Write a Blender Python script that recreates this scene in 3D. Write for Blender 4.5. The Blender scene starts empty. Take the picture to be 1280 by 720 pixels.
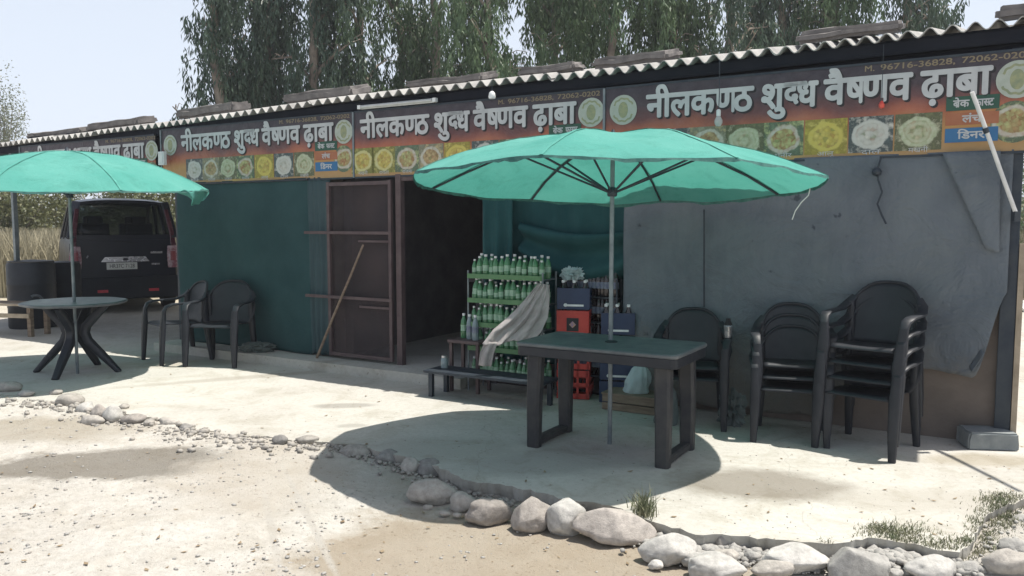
import bpy, bmesh, math, random
import numpy as np
from mathutils import Vector, Matrix, noise
from bpy_extras import object_utils
random.seed(7); RNG = np.random.default_rng(7)
SC = bpy.context.scene
COL = SC.collection
PI = math.pi

# ---------------------------------------------------------------- camera, sky, sun, exposure
PITCH = math.atan(80/1000.0); HC = 1.6; F = 1000.0
cd = bpy.data.cameras.new('camera'); cam = bpy.data.objects.new('camera', cd); COL.objects.link(cam)
cam.location = (0, 0, HC); cam.rotation_euler = (PI/2-PITCH, 0, 0)
cd.sensor_width = 36; cd.lens = 36*F/1280; cd.clip_start = .05; cd.clip_end = 3000
SC.camera = cam
SUN_DIR = Vector((.36, .04, 1.0)).normalized()
w = bpy.data.worlds.new('World'); SC.world = w; w.use_nodes = True
nt = w.node_tree; bg = nt.nodes['Background']
sky = nt.nodes.new('ShaderNodeTexSky'); sky.sky_type = 'NISHITA'; sky.sun_disc = False
sky.sun_elevation = math.asin(SUN_DIR.z); sky.sun_rotation = math.atan2(SUN_DIR.x, SUN_DIR.y)
sky.air_density = 1.3; sky.dust_density = 4.5; sky.ozone_density = 1.0; sky.altitude = 300
# hazy summer air: the sky pales smoothly towards the horizon all round
tcw = nt.nodes.new('ShaderNodeTexCoord'); sxw = nt.nodes.new('ShaderNodeSeparateXYZ'); nt.links.new(tcw.outputs['Generated'], sxw.inputs[0])
rw_ = nt.nodes.new('ShaderNodeValToRGB'); e_ = rw_.color_ramp.elements; e_[0].position = 0; e_[0].color = (.92, .92, .92, 1); e_[1].position = 1; e_[1].color = (.03, .03, .03, 1)
x_ = e_.new(.28); x_.color = (.74, .74, .74, 1); x_ = e_.new(.6); x_.color = (.16, .16, .16, 1); nt.links.new(sxw.outputs[2], rw_.inputs[0])
mxw = nt.nodes.new('ShaderNodeMix'); mxw.data_type = 'RGBA'; nt.links.new(rw_.outputs[0], mxw.inputs[0]); nt.links.new(sky.outputs[0], mxw.inputs[6])
mxw.inputs[7].default_value = (9.6, 10.5, 12.0, 1); nt.links.new(mxw.outputs[2], bg.inputs[0]); bg.inputs[1].default_value = .073
sl = bpy.data.lights.new('sun', 'SUN'); sl.energy = 5.0; sl.angle = math.radians(.55); sl.color = (1, .95, .87)
so = bpy.data.objects.new('sun', sl); COL.objects.link(so)
so.rotation_euler = SUN_DIR.to_track_quat('Z', 'Y').to_euler(); so.location = (6, 2, 12)
SC.view_settings.view_transform = 'Standard'; SC.view_settings.look = 'None'
SC.view_settings.exposure = .42; SC.view_settings.gamma = 1
SC.cycles.max_bounces = 8; SC.cycles.transparent_max_bounces = 16

# ---------------------------------------------------------------- measuring helpers (photo pixel -> place)
def ray(x, y):
    a = (x-640)/F; b = (360-y)/F
    return (a, math.cos(PITCH)+b*math.sin(PITCH), -math.sin(PITCH)+b*math.cos(PITCH))
def G(x, y, z=0):
    r = ray(x, y); t = (z-HC)/r[2]; return (r[0]*t, r[1]*t)
def D(x, y, Y):
    r = ray(x, y); t = Y/r[1]; return (r[0]*t, Y, HC+r[2]*t)
ANG = -math.atan2(1003, 1690); UX, UY = math.cos(ANG), math.sin(ANG); NX, NY = -UY, UX
OX, OY = G(1245, 557)
def toL(X, Y): dx, dy = X-OX, Y-OY; return (dx*UX+dy*UY, dx*NX+dy*NY)
def toW(x, d, z=0): return (OX+x*UX+d*NX, OY+x*UY+d*NY, z)
def WL(px, py, d=0.0):
    r = ray(px, py); t = (d+OX*NX+OY*NY)/(r[0]*NX+r[1]*NY)
    X, Y = r[0]*t, r[1]*t
    return (toL(X, Y)[0], HC+r[2]*t)
def GL(px, py, z=0): return toL(*G(px, py, z))
def sm(a, b, x):
    t = min(1, max(0, (x-a)/(b-a))); return t*t*(3-2*t)

# ---------------------------------------------------------------- materials
def new_mat(name):
    m = bpy.data.materials.new(name); m.use_nodes = True
    n = m.node_tree; b = n.nodes['Principled BSDF']; return m, n, b
def nd(n, t, **k):
    x = n.nodes.new(t)
    for a, v in k.items(): setattr(x, a, v)
    return x
def ramp(n, fac, stops):
    r = nd(n, 'ShaderNodeValToRGB'); e = r.color_ramp.elements
    while len(e) < len(stops): e.new(.5)
    for i, (p, c) in enumerate(stops): e[i].position = p; e[i].color = (*c, 1) if len(c) == 3 else c
    n.links.new(fac, r.inputs[0]); return r.outputs[0]
def mixc(n, fac, a, b, mode='MIX'):
    x = nd(n, 'ShaderNodeMix', data_type='RGBA', blend_type=mode)
    for s, v in ((0, fac), (6, a), (7, b)):
        if hasattr(v, 'links') or hasattr(v, 'is_linked'): n.links.new(v, x.inputs[s])
        else: x.inputs[s].default_value = v if s == 0 else (*v, 1)
    return x.outputs[2]
def coords(n, world=False):
    if world: return nd(n, 'ShaderNodeNewGeometry').outputs['Position']
    return nd(n, 'ShaderNodeTexCoord').outputs['Object']
def noi(n, vec, scale, detail=4, rough=.55, dist=0):
    x = nd(n, 'ShaderNodeTexNoise'); x.inputs['Scale'].default_value = scale
    x.inputs['Detail'].default_value = detail; x.inputs['Roughness'].default_value = rough
    x.inputs['Distortion'].default_value = dist
    n.links.new(vec, x.inputs['Vector']); return x.outputs[0]
def math_(n, op, a, b=None, clamp=False):
    x = nd(n, 'ShaderNodeMath', operation=op); x.use_clamp = clamp
    for i, v in enumerate((a, b)):
        if v is None: continue
        if isinstance(v, (int, float)): x.inputs[i].default_value = v
        else: n.links.new(v, x.inputs[i])
    return x.outputs[0]
def bump(n, b, h, strength=.3, dist=.01):
    x = nd(n, 'ShaderNodeBump'); x.inputs['Strength'].default_value = strength
    x.inputs['Distance'].default_value = dist; n.links.new(h, x.inputs['Height'])
    n.links.new(x.outputs[0], b.inputs['Normal'])
def mat(name, c1, c2=None, scale=6, rough=.7, bs=0, bscale=60, metal=0, spec=.4, lo=.35, hi=.65, c3=None, stretch=None):
    m, n, b = new_mat(name)
    b.inputs['Roughness'].default_value = rough; b.inputs['Metallic'].default_value = metal
    b.inputs['Specular IOR Level'].default_value = spec
    if c2 is None: c2 = tuple(v*.72 for v in c1)
    v = coords(n)
    if stretch:
        mp = nd(n, 'ShaderNodeMapping'); mp.inputs['Scale'].default_value = stretch
        n.links.new(v, mp.inputs[0]); v = mp.outputs[0]
    st = [(lo, c1), (hi, c2)] if c3 is None else [(lo, c1), ((lo+hi)/2, c2), (hi, c3)]
    col = ramp(n, noi(n, v, scale, 6, .6), st)
    n.links.new(col, b.inputs['Base Color'])
    if bs: bump(n, b, noi(n, v, bscale, 5, .6), bs, .01)
    rr = nd(n, 'ShaderNodeMapRange'); rr.inputs[3].default_value = max(0, rough-.12); rr.inputs[4].default_value = min(1, rough+.12)
    n.links.new(noi(n, v, scale*2.3, 3), rr.inputs[0]); n.links.new(rr.outputs[0], b.inputs['Roughness'])
    return m
def cloth_mat(name, c1, c2, trans=.4, tc=None, scale=5, rough=.8, bs=.2):
    m, n, b = new_mat(name)
    v = coords(n); col = ramp(n, noi(n, v, scale, 5, .6), [(.3, c1), (.7, c2)])
    n.links.new(col, b.inputs['Base Color']); b.inputs['Roughness'].default_value = rough; b.inputs['Specular IOR Level'].default_value = .15
    bump(n, b, noi(n, v, 35, 4), bs, .01)
    if trans:
        t = nd(n, 'ShaderNodeBsdfTranslucent'); mx = nd(n, 'ShaderNodeMixShader'); mx.inputs[0].default_value = trans
        if tc: t.inputs[0].default_value = (*tc, 1)
        else: n.links.new(col, t.inputs[0])
        n.links.new(b.outputs[0], mx.inputs[1]); n.links.new(t.outputs[0], mx.inputs[2])
        n.links.new(mx.outputs[0], n.nodes['Material Output'].inputs[0])
    return m
def glass_mat(name, tint, alpha):
    m, n, b = new_mat(name)
    b.inputs['Base Color'].default_value = (*tint, 1); b.inputs['Roughness'].default_value = .08
    t = nd(n, 'ShaderNodeBsdfTransparent'); t.inputs[0].default_value = (.8, .85, .85, 1)
    mx = nd(n, 'ShaderNodeMixShader'); mx.inputs[0].default_value = alpha
    n.links.new(t.outputs[0], mx.inputs[1]); n.links.new(b.outputs[0], mx.inputs[2])
    n.links.new(mx.outputs[0], n.nodes['Material Output'].inputs[0]); return m

M = {}
M['plastic'] = mat('black_plastic', (.012, .015, .021), (.020, .023, .030), 7, .5, .08, 90)
M['plastic_worn'] = mat('worn_black_plastic', (.018, .020, .026), (.055, .054, .052), 5, .55, .08, 90)
M['tabletop'] = mat('dusty_table_plastic', (.075, .088, .10), (.135, .145, .15), 5, .36, .1, 50)
def canopy_mat():
    m, n, b = new_mat('green_canopy_cloth'); v = coords(n)
    big = ramp(n, noi(n, v, 1.4, 5, .6), [(.3, (.085, .33, .285)), (.7, (.15, .42, .37))])
    dirt = ramp(n, noi(n, v, 5, 8, .75, .6), [(.50, (1, 1, 1)), (.75, (.74, .78, .76))]); col = mixc(n, 1, big, dirt, 'MULTIPLY')
    wv = ramp(n, noi(n, v, 90, 3, .6), [(.35, (.93, .93, .93)), (.6, (1, 1, 1))]); col = mixc(n, 1, col, wv, 'MULTIPLY')
    n.links.new(col, b.inputs['Base Color']); b.inputs['Roughness'].default_value = .8; b.inputs['Specular IOR Level'].default_value = .12
    bump(n, b, math_(n, 'ADD', noi(n, v, 7, 6, .6, 1.2), math_(n, 'MULTIPLY', noi(n, v, 60, 3), .12)), .55, .02)
    t = nd(n, 'ShaderNodeBsdfTranslucent'); tc = mixc(n, 1, mixc(n, .5, big, (.10, .60, .48)), dirt, 'MULTIPLY'); n.links.new(tc, t.inputs[0])
    mx = nd(n, 'ShaderNodeMixShader'); mx.inputs[0].default_value = .28
    n.links.new(b.outputs[0], mx.inputs[1]); n.links.new(t.outputs[0], mx.inputs[2]); n.links.new(mx.outputs[0], n.nodes['Material Output'].inputs[0]); return m
M['canopy'] = canopy_mat()
M['seam'] = mat('canopy_seam', (.05, .24, .20), (.07, .30, .25), 20, .8)
M['edging'] = mat('canopy_edging', (.02, .10, .09), (.06, .17, .15), 20)
M['steel'] = mat('grey_painted_steel', (.12, .15, .17), (.2, .23, .24), 12, .4, .05, 80, .4)
M['dark_steel'] = mat('dark_painted_steel', (.02, .03, .045), (.04, .05, .06), 9, .5, .05, 80, .2)
M['rust'] = mat('brown_painted_steel', (.075, .05, .054), (.105, .075, .075), 9, .6, .1, 60)
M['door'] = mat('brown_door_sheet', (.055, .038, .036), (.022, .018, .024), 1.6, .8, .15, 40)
M['sheet'] = mat('fibre_cement_roof', (.25, .245, .24), (.38, .375, .36), 4, .9, .3, 40)
M['slab'] = mat('roof_weight_stone', (.13, .12, .118), (.22, .205, .195), 6, .9, .5, 30)
M['fascia'] = mat('eave_shade_fascia', (.012, .014, .022), (.018, .02, .028), 4, .9, spec=.1)  # near black colour stands in for the shade under the eave
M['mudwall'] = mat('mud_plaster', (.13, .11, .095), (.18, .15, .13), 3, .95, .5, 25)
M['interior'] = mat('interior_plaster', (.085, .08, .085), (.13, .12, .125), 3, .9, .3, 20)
M['net'] = cloth_mat('green_shade_net', (.022, .062, .068), (.040, .090, .095), .15, None, 1.6, .85, .5)
M['curtain'] = cloth_mat('green_curtain', (.014, .062, .068), (.026, .09, .094), .12, None, 3, .8, .3)
M['paleteal'] = cloth_mat('faded_teal_cloth', (.045, .078, .088), (.06, .10, .11), .1, None, 3, .8, .3)
M['wood'] = mat('weathered_wood', (.16, .115, .08), (.26, .20, .15), 6, .85, .4, 50, stretch=(1, 1, 6))
M['plank'] = mat('grey_brown_plank', (.28, .23, .17), (.4, .33, .25), 8, .85, .3, 40)
M['white_pipe'] = mat('white_plastic_pipe', (.55, .56, .56), (.68, .68, .66), 9, .5)
M['white'] = mat('white_plastic', (.6, .62, .62), (.75, .76, .76), 9, .5)
M['bag'] = cloth_mat('white_plastic_bag', (.45, .58, .60), (.6, .7, .7), .3, None, 7, .4, .5)
M['film'] = cloth_mat('grey_plastic_film', (.10, .125, .13), (.2, .24, .24), .3, None, 9, .35, .6)
M['rag'] = cloth_mat('grey_beige_cloth', (.34, .31, .31), (.46, .43, .42), .1, None, 8, .9, .4)
M['sack'] = mat('grey_green_sack', (.06, .08, .075), (.10, .12, .11), 9, .9, .5, 40)
M['concrete'] = None
M['red_crate'] = mat('red_crate_plastic', (.42, .035, .03), (.5, .055, .04), 6, .45)
M['blue_crate'] = mat('dark_blue_crate_plastic', (.015, .03, .075), (.025, .045, .10), 6, .45)
M['black'] = mat('matt_black', (.008, .008, .01), (.012, .012, .014), 6, .6)
M['rubber'] = mat('tyre_rubber', (.018, .018, .018), (.03, .03, .03), 8, .85)
M['carblack'] = mat('black_car_paint', (.012, .015, .026), (.016, .020, .032), 2, .32, spec=.35)
M['bumper'] = mat('grey_bumper_plastic', (.018, .021, .028), (.026, .029, .036), 4, .6, spec=.2)
M['carwhite'] = mat('white_car_paint', (.7, .7, .7), (.78, .78, .78), 2, .25, spec=.6)
M['chrome'] = mat('chrome_strip', (.55, .56, .62), (.65, .66, .7), 8, .25, metal=.6)
M['lamp_red'] = mat('red_lamp_plastic', (.22, .05, .07), (.30, .09, .10), 12, .25, spec=.6)
M['lamp_dark'] = mat('dark_red_lamp_plastic', (.07, .022, .035), (.10, .035, .05), 9, .25)
M['lamp_clear'] = mat('clear_lamp_plastic', (.42, .33, .37), (.22, .07, .10), 14, .25, spec=.6)
M['reflector'] = mat('red_reflector', (.5, .05, .07), (.6, .08, .1), 20, .3)
M['plate'] = mat('number_plate_white', (.5, .52, .5), (.6, .62, .6), 10, .5)
M['ink'] = mat('black_ink', (.012, .012, .016), (.02, .02, .022), 10, .6)
M['seat'] = mat('car_seat_cloth', (.04, .04, .045), (.06, .06, .065), 6, .9)
M['carglass'] = glass_mat('tinted_car_glass', (.01, .013, .02), .35)
M['bulb'] = glass_mat('bulb_glass', (.6, .6, .58), .6)
M['redbulb'] = mat('red_bulb', (.6, .06, .05), (.7, .1, .07), 10, .3)
M['silver'] = mat('steel_utensil', (.4, .42, .44), (.55, .56, .58), 9, .3, metal=.8)
M['bottle_green'] = mat('green_drink_bottle', (.05, .17, .075), (.07, .22, .10), 9, .2, spec=.6)
M['bottle_dark'] = mat('dark_cola_bottle', (.012, .008, .010), (.02, .012, .012), 9, .15, spec=.6)
M['bottle_clear'] = mat('clear_water_bottle', (.16, .22, .24), (.25, .3, .32), 9, .2, spec=.6)
def screen_mat():
    m, n, b = new_mat('brown_mesh_screen'); v = coords(n); b.inputs['Roughness'].default_value = .8
    n.links.new(ramp(n, noi(n, v, 2, 5), [(.3, (.065, .045, .046)), (.7, (.035, .028, .034))]), b.inputs['Base Color'])
    t = nd(n, 'ShaderNodeBsdfTransparent'); mx = nd(n, 'ShaderNodeMixShader')
    n.links.new(ramp(n, noi(n, v, 1.5, 4), [(.35, (.30, .30, .30)), (.65, (.62, .62, .62))]), mx.inputs[0])
    n.links.new(t.outputs[0], mx.inputs[1]); n.links.new(b.outputs[0], mx.inputs[2]); n.links.new(mx.outputs[0], n.nodes['Material Output'].inputs[0]); return m
M['screen'] = screen_mat()
M['label_green'] = mat('pale_green_label', (.32, .46, .36), (.2, .36, .24), 30, .5)
M['label_grey'] = mat('grey_label', (.2, .22, .26), (.1, .12, .2), 30, .5)
M['rackgreen'] = mat('green_rack_card', (.06, .16, .065), (.10, .22, .10), 9, .5)
M['bark'] = mat('pale_eucalyptus_bark', (.30, .26, .21), (.15, .12, .10), 3, .9, .4, 20)
M['grassdry'] = mat('dry_grass', (.40, .365, .26), (.28, .25, .165), .8, .9)
M['grassgreen'] = mat('low_green_grass', (.11, .135, .07), (.24, .23, .15), 9, .9)
M['tube'] = mat('unlit_tube_lamp', (.45, .46, .46), (.55, .56, .55), 9, .4)

def leafmat(name, a, b_):
    m, n, b = new_mat(name); v = coords(n, True)
    col = ramp(n, noi(n, v, 1.1, 4, .7), [(.3, a), (.7, b_)])
    n.links.new(col, b.inputs['Base Color']); b.inputs['Roughness'].default_value = .5
    t = nd(n, 'ShaderNodeBsdfTranslucent'); n.links.new(col, t.inputs[0])
    mx = nd(n, 'ShaderNodeMixShader'); mx.inputs[0].default_value = .25
    n.links.new(b.outputs[0], mx.inputs[1]); n.links.new(t.outputs[0], mx.inputs[2])
    n.links.new(mx.outputs[0], n.nodes['Material Output'].inputs[0]); return m
M['leaf'] = leafmat('eucalyptus_leaf', (.055, .105, .050), (.125, .19, .09))
M['leafdark'] = leafmat('dark_eucalyptus_leaf', (.035, .072, .052), (.085, .13, .08))
M['leafolive'] = leafmat('olive_bush_leaf', (.10, .12, .05), (.17, .17, .075))
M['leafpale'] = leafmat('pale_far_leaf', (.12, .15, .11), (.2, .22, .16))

def stain(n, pos, cx, cy, rx, ry, rot, soft=.5, amp=.45, nscale=1.6):
    """0..1 mask of a stain with a ragged outline at a fixed place on the ground"""
    mp = nd(n, 'ShaderNodeMapping'); mp.vector_type = 'TEXTURE'
    mp.inputs['Location'].default_value = (cx, cy, 0); mp.inputs['Rotation'].default_value = (0, 0, rot)
    mp.inputs['Scale'].default_value = (rx, ry, 1000)
    n.links.new(pos, mp.inputs[0])
    ln = nd(n, 'ShaderNodeVectorMath', operation='LENGTH'); n.links.new(mp.outputs[0], ln.inputs[0])
    nz = math_(n, 'MULTIPLY', math_(n, 'SUBTRACT', noi(n, pos, nscale*2, 9, .72), .5), amp*3)
    dd = math_(n, 'ADD', ln.outputs['Value'], nz)
    soft *= .55; r = nd(n, 'ShaderNodeMapRange'); r.inputs[1].default_value = 1+soft; r.inputs[2].default_value = 1-soft
    n.links.new(dd, r.inputs[0]); return r.outputs[0]
def ground_mat():
    m, n, b = new_mat('dusty_dirt'); p = coords(n, True)
    base = ramp(n, noi(n, p, .9, 8, .65), [(.3, (.46, .44, .405)), (.55, (.535, .52, .485)), (.75, (.57, .56, .53))])
    fine = ramp(n, noi(n, p, 14, 8, .75), [(.3, (.80, .79, .77)), (.6, (1.02, 1.01, 1.0))])
    col = mixc(n, 1.0, base, fine, 'MULTIPLY')
    # brown soil patch in the middle foreground and worn patches
    for (px, py, rx, ry, rot, c, sf) in ((640, 715, 1.05, 1.0, 0, (.33, .285, .225), .3), (790, 700, .7, .5, .2, (.34, .295, .235), .4),
                                         (150, 592, .9, .36, .1, (.20, .185, .16), .25), (40, 548, .8, .4, 0, (.35, .32, .27), .5),
                                         (330, 600, .5, .8, 0, (.44, .41, .365), .6), (386, 655, .022, .8, .42, (.43, .41, .375), .6), (340, 672, .022, .6, .36, (.44, .42, .385), .6), (560, 600, .5, .5, 0, (.40, .375, .33), .5)):
        gx, gy = G(px, py, -.07)
        mk = stain(n, p, gx, gy, rx, ry, rot, sf); col = mixc(n, math_(n, 'MULTIPLY', mk, .9, True), col, c)
    spk = ramp(n, noi(n, p, 42, 4, .6), [(.30, (.62, .58, .54)), (.40, (1, 1, 1))]); col = mixc(n, .8, col, spk, 'MULTIPLY')
    mot = ramp(n, noi(n, p, 3.2, 8, .75, .5), [(.35, (.90, .88, .85)), (.55, (1, 1, 1))]); col = mixc(n, 1, col, mot, 'MULTIPLY')
    # far away: dry straw coloured field
    sx = nd(n, 'ShaderNodeSeparateXYZ'); n.links.new(p, sx.inputs[0])
    r = nd(n, 'ShaderNodeMapRange'); r.inputs[1].default_value = 13; r.inputs[2].default_value = 22; n.links.new(sx.outputs[1], r.inputs[0])
    fld = ramp(n, noi(n, p, .5, 6, .7), [(.3, (.30, .26, .13)), (.55, (.42, .36, .22)), (.75, (.5, .44, .30))])
    col = mixc(n, r.outputs[0], col, fld)
    n.links.new(col, b.inputs['Base Color']); b.inputs['Roughness'].default_value = .95; b.inputs['Specular IOR Level'].default_value = .1
    h = math_(n, 'ADD', noi(n, p, 9, 10, .8), math_(n, 'MULTIPLY', noi(n, p, 60, 6, .7), .35))
    bump(n, b, h, .7, .035); return m
def concrete_mat():
    m, n, b = new_mat('dusty_concrete'); p = coords(n, True)
    base = ramp(n, noi(n, p, .8, 8, .6), [(.3, (.40, .385, .35)), (.5, (.46, .447, .41)), (.75, (.50, .488, .45))])
    fine = ramp(n, noi(n, p, 25, 8, .7), [(.28, (.85, .84, .82)), (.55, (1, 1, 1))])
    col = mixc(n, 1.0, base, fine, 'MULTIPLY')
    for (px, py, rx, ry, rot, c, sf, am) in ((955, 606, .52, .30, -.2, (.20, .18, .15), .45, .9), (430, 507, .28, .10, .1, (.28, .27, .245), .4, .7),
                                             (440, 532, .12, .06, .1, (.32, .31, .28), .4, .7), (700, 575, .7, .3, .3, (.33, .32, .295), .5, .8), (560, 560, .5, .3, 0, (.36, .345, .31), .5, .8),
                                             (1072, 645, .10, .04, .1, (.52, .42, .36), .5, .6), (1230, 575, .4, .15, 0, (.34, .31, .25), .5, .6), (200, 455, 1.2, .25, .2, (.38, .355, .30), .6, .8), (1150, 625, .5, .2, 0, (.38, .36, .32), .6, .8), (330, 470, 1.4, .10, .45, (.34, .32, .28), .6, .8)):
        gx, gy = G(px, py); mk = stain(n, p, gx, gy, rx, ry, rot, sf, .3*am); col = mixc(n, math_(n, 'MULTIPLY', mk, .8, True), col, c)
    bl = ramp(n, noi(n, p, 2.2, 9, .72, .8), [(.36, (.80, .78, .73)), (.5, (1, 1, 1))]); col = mixc(n, .75, col, bl, 'MULTIPLY')
    sp2 = ramp(n, noi(n, p, 30, 3, .5), [(.27, (.55, .53, .50)), (.34, (1, 1, 1))]); col = mixc(n, .8, col, sp2, 'MULTIPLY')
    # hairline cracks
    vo = nd(n, 'ShaderNodeTexVoronoi', feature='DISTANCE_TO_EDGE'); vo.inputs['Scale'].default_value = .42
    wv = nd(n, 'ShaderNodeVectorMath', operation='ADD'); n.links.new(p, wv.inputs[0])
    nv = nd(n, 'ShaderNodeTexNoise'); nv.inputs['Scale'].default_value = 3; nv.inputs['Detail'].default_value = 6; n.links.new(p, nv.inputs['Vector'])
    sc_ = nd(n, 'ShaderNodeVectorMath', operation='SCALE'); sc_.inputs['Scale'].default_value = .35; n.links.new(nv.outputs['Color'], sc_.inputs[0])
    n.links.new(sc_.outputs[0], wv.inputs[1]); n.links.new(wv.outputs[0], vo.inputs['Vector'])
    ck = nd(n, 'ShaderNodeMapRange'); ck.inputs[1].default_value = .0; ck.inputs[2].default_value = .0028; ck.inputs[3].default_value = .3; ck.inputs[4].default_value = 0
    n.links.new(vo.outputs['Distance'], ck.inputs[0])
    col = mixc(n, ck.outputs[0], col, (.2, .19, .16))
    n.links.new(col, b.inputs['Base Color']); b.inputs['Roughness'].default_value = .9; b.inputs['Specular IOR Level'].default_value = .15
    h = math_(n, 'ADD', noi(n, p, 4, 8, .6), math_(n, 'MULTIPLY', noi(n, p, 45, 8, .7), .25))
    bump(n, b, math_(n, 'SUBTRACT', h, math_(n, 'MULTIPLY', ck.outputs[0], .3)), .45, .03); return m
def stone_mat(name, a, b_):
    m, n, b = new_mat(name); v = coords(n)
    oi = nd(n, 'ShaderNodeObjectInfo')
    col = ramp(n, noi(n, v, 3, 8, .6), [(.3, a), (.7, b_)])
    sp = ramp(n, noi(n, v, 22, 8, .75), [(.35, (.72, .72, .72)), (.6, (1.05, 1.05, 1.05))])
    col = mixc(n, 1, col, sp, 'MULTIPLY')
    hs = nd(n, 'ShaderNodeHueSaturation'); n.links.new(col, hs.inputs['Color'])
    mr = nd(n, 'ShaderNodeMapRange'); mr.inputs[3].default_value = .75; mr.inputs[4].default_value = 1.12; n.links.new(oi.outputs['Random'], mr.inputs[0])
    n.links.new(mr.outputs[0], hs.inputs['Value']); n.links.new(hs.outputs[0], b.inputs['Base Color'])
    b.inputs['Roughness'].default_value = .9; bump(n, b, noi(n, v, 18, 10, .75), .55, .02); return m
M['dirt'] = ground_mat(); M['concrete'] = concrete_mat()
M['stone'] = stone_mat('river_stone', (.34, .32, .29), (.46, .43, .39))
M['stone_pink'] = stone_mat('pinkish_stone', (.33, .30, .275), (.43, .395, .36))
M['stone_white'] = stone_mat('pale_stone', (.43, .42, .395), (.53, .515, .485))
M['stone_dark'] = stone_mat('grey_stone', (.22, .21, .20), (.30, .29, .275))
def tarp_mat():
    m, n, b = new_mat('blue_grey_tarpaulin'); v = coords(n)
    col = ramp(n, noi(n, v, 1.3, 6, .6, .6), [(.25, (.092, .114, .135)), (.5, (.138, .160, .182)), (.75, (.160, .186, .196))])
    mp = nd(n, 'ShaderNodeMapping'); mp.inputs['Scale'].default_value = (7, 7, 1.2); n.links.new(v, mp.inputs[0])
    st = ramp(n, noi(n, mp.outputs[0], 2, 8, .7), [(.3, (.72, .74, .76)), (.6, (1, 1, 1))])
    col = mixc(n, .4, col, st, 'MULTIPLY')
    sp = ramp(n, noi(n, v, 8, 3, .5), [(.245, (.45, .48, .52)), (.29, (1, 1, 1))])
    col = mixc(n, 1, col, sp, 'MULTIPLY')
    sz = nd(n, 'ShaderNodeSeparateXYZ'); n.links.new(v, sz.inputs[0])
    hh = math_(n, 'ADD', sz.outputs[2], math_(n, 'MULTIPLY', math_(n, 'SUBTRACT', noi(n, v, 5, 8, .75), .5), 1.3))
    col = mixc(n, ramp(n, hh, [(.15, (.75, .75, .75)), (.75, (0, 0, 0))]), col, (.17, .155, .13))
    n.links.new(col, b.inputs['Base Color']); b.inputs['Roughness'].default_value = .75; b.inputs['Specular IOR Level'].default_value = .2
    bump(n, b, math_(n, 'ADD', noi(n, v, 2.2, 7, .62, 1.6), math_(n, 'MULTIPLY', noi(n, v, 25, 5), .15)), .9, .06); return m
M['tarp'] = tarp_mat()

# ---------------------------------------------------------------- object helpers
def obj(name, me, m, parent=None):
    if m is not None:
        me.materials.clear()
        for k in (m if isinstance(m, (list, tuple)) else [m]): me.materials.append(M[k] if isinstance(k, str) else k)
    o = bpy.data.objects.new(name, me); COL.objects.link(o)
    if parent is not None: o.parent = parent
    return o
def tag(o, label=None, cat=None, group=None, kind=None):
    if label: o['label'] = label
    if cat: o['category'] = cat
    if group: o['group'] = group
    if kind: o['kind'] = kind
    return o
def thing(name, label, cat, loc=(0, 0, 0), rz=0, group=None):
    o = bpy.data.objects.new(name, None); COL.objects.link(o); o.empty_display_size = .1
    o.location = loc; o.rotation_euler = (0, 0, rz); return tag(o, label, cat, group)
KIDS = {}
def dup(root, loc, rz=None, label=None, group=None, rot=None):
    r = root.copy(); COL.objects.link(r); r.location = loc
    if rz is not None: r.rotation_euler = (0, 0, rz)
    if rot is not None: r.rotation_euler = rot
    if label: r['label'] = label
    if group: r['group'] = group
    for ch in list(root.children):
        c = ch.copy(); COL.objects.link(c); c.parent = r
        for g in list(ch.children):
            q = g.copy(); COL.objects.link(q); q.parent = c
    return r
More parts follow.
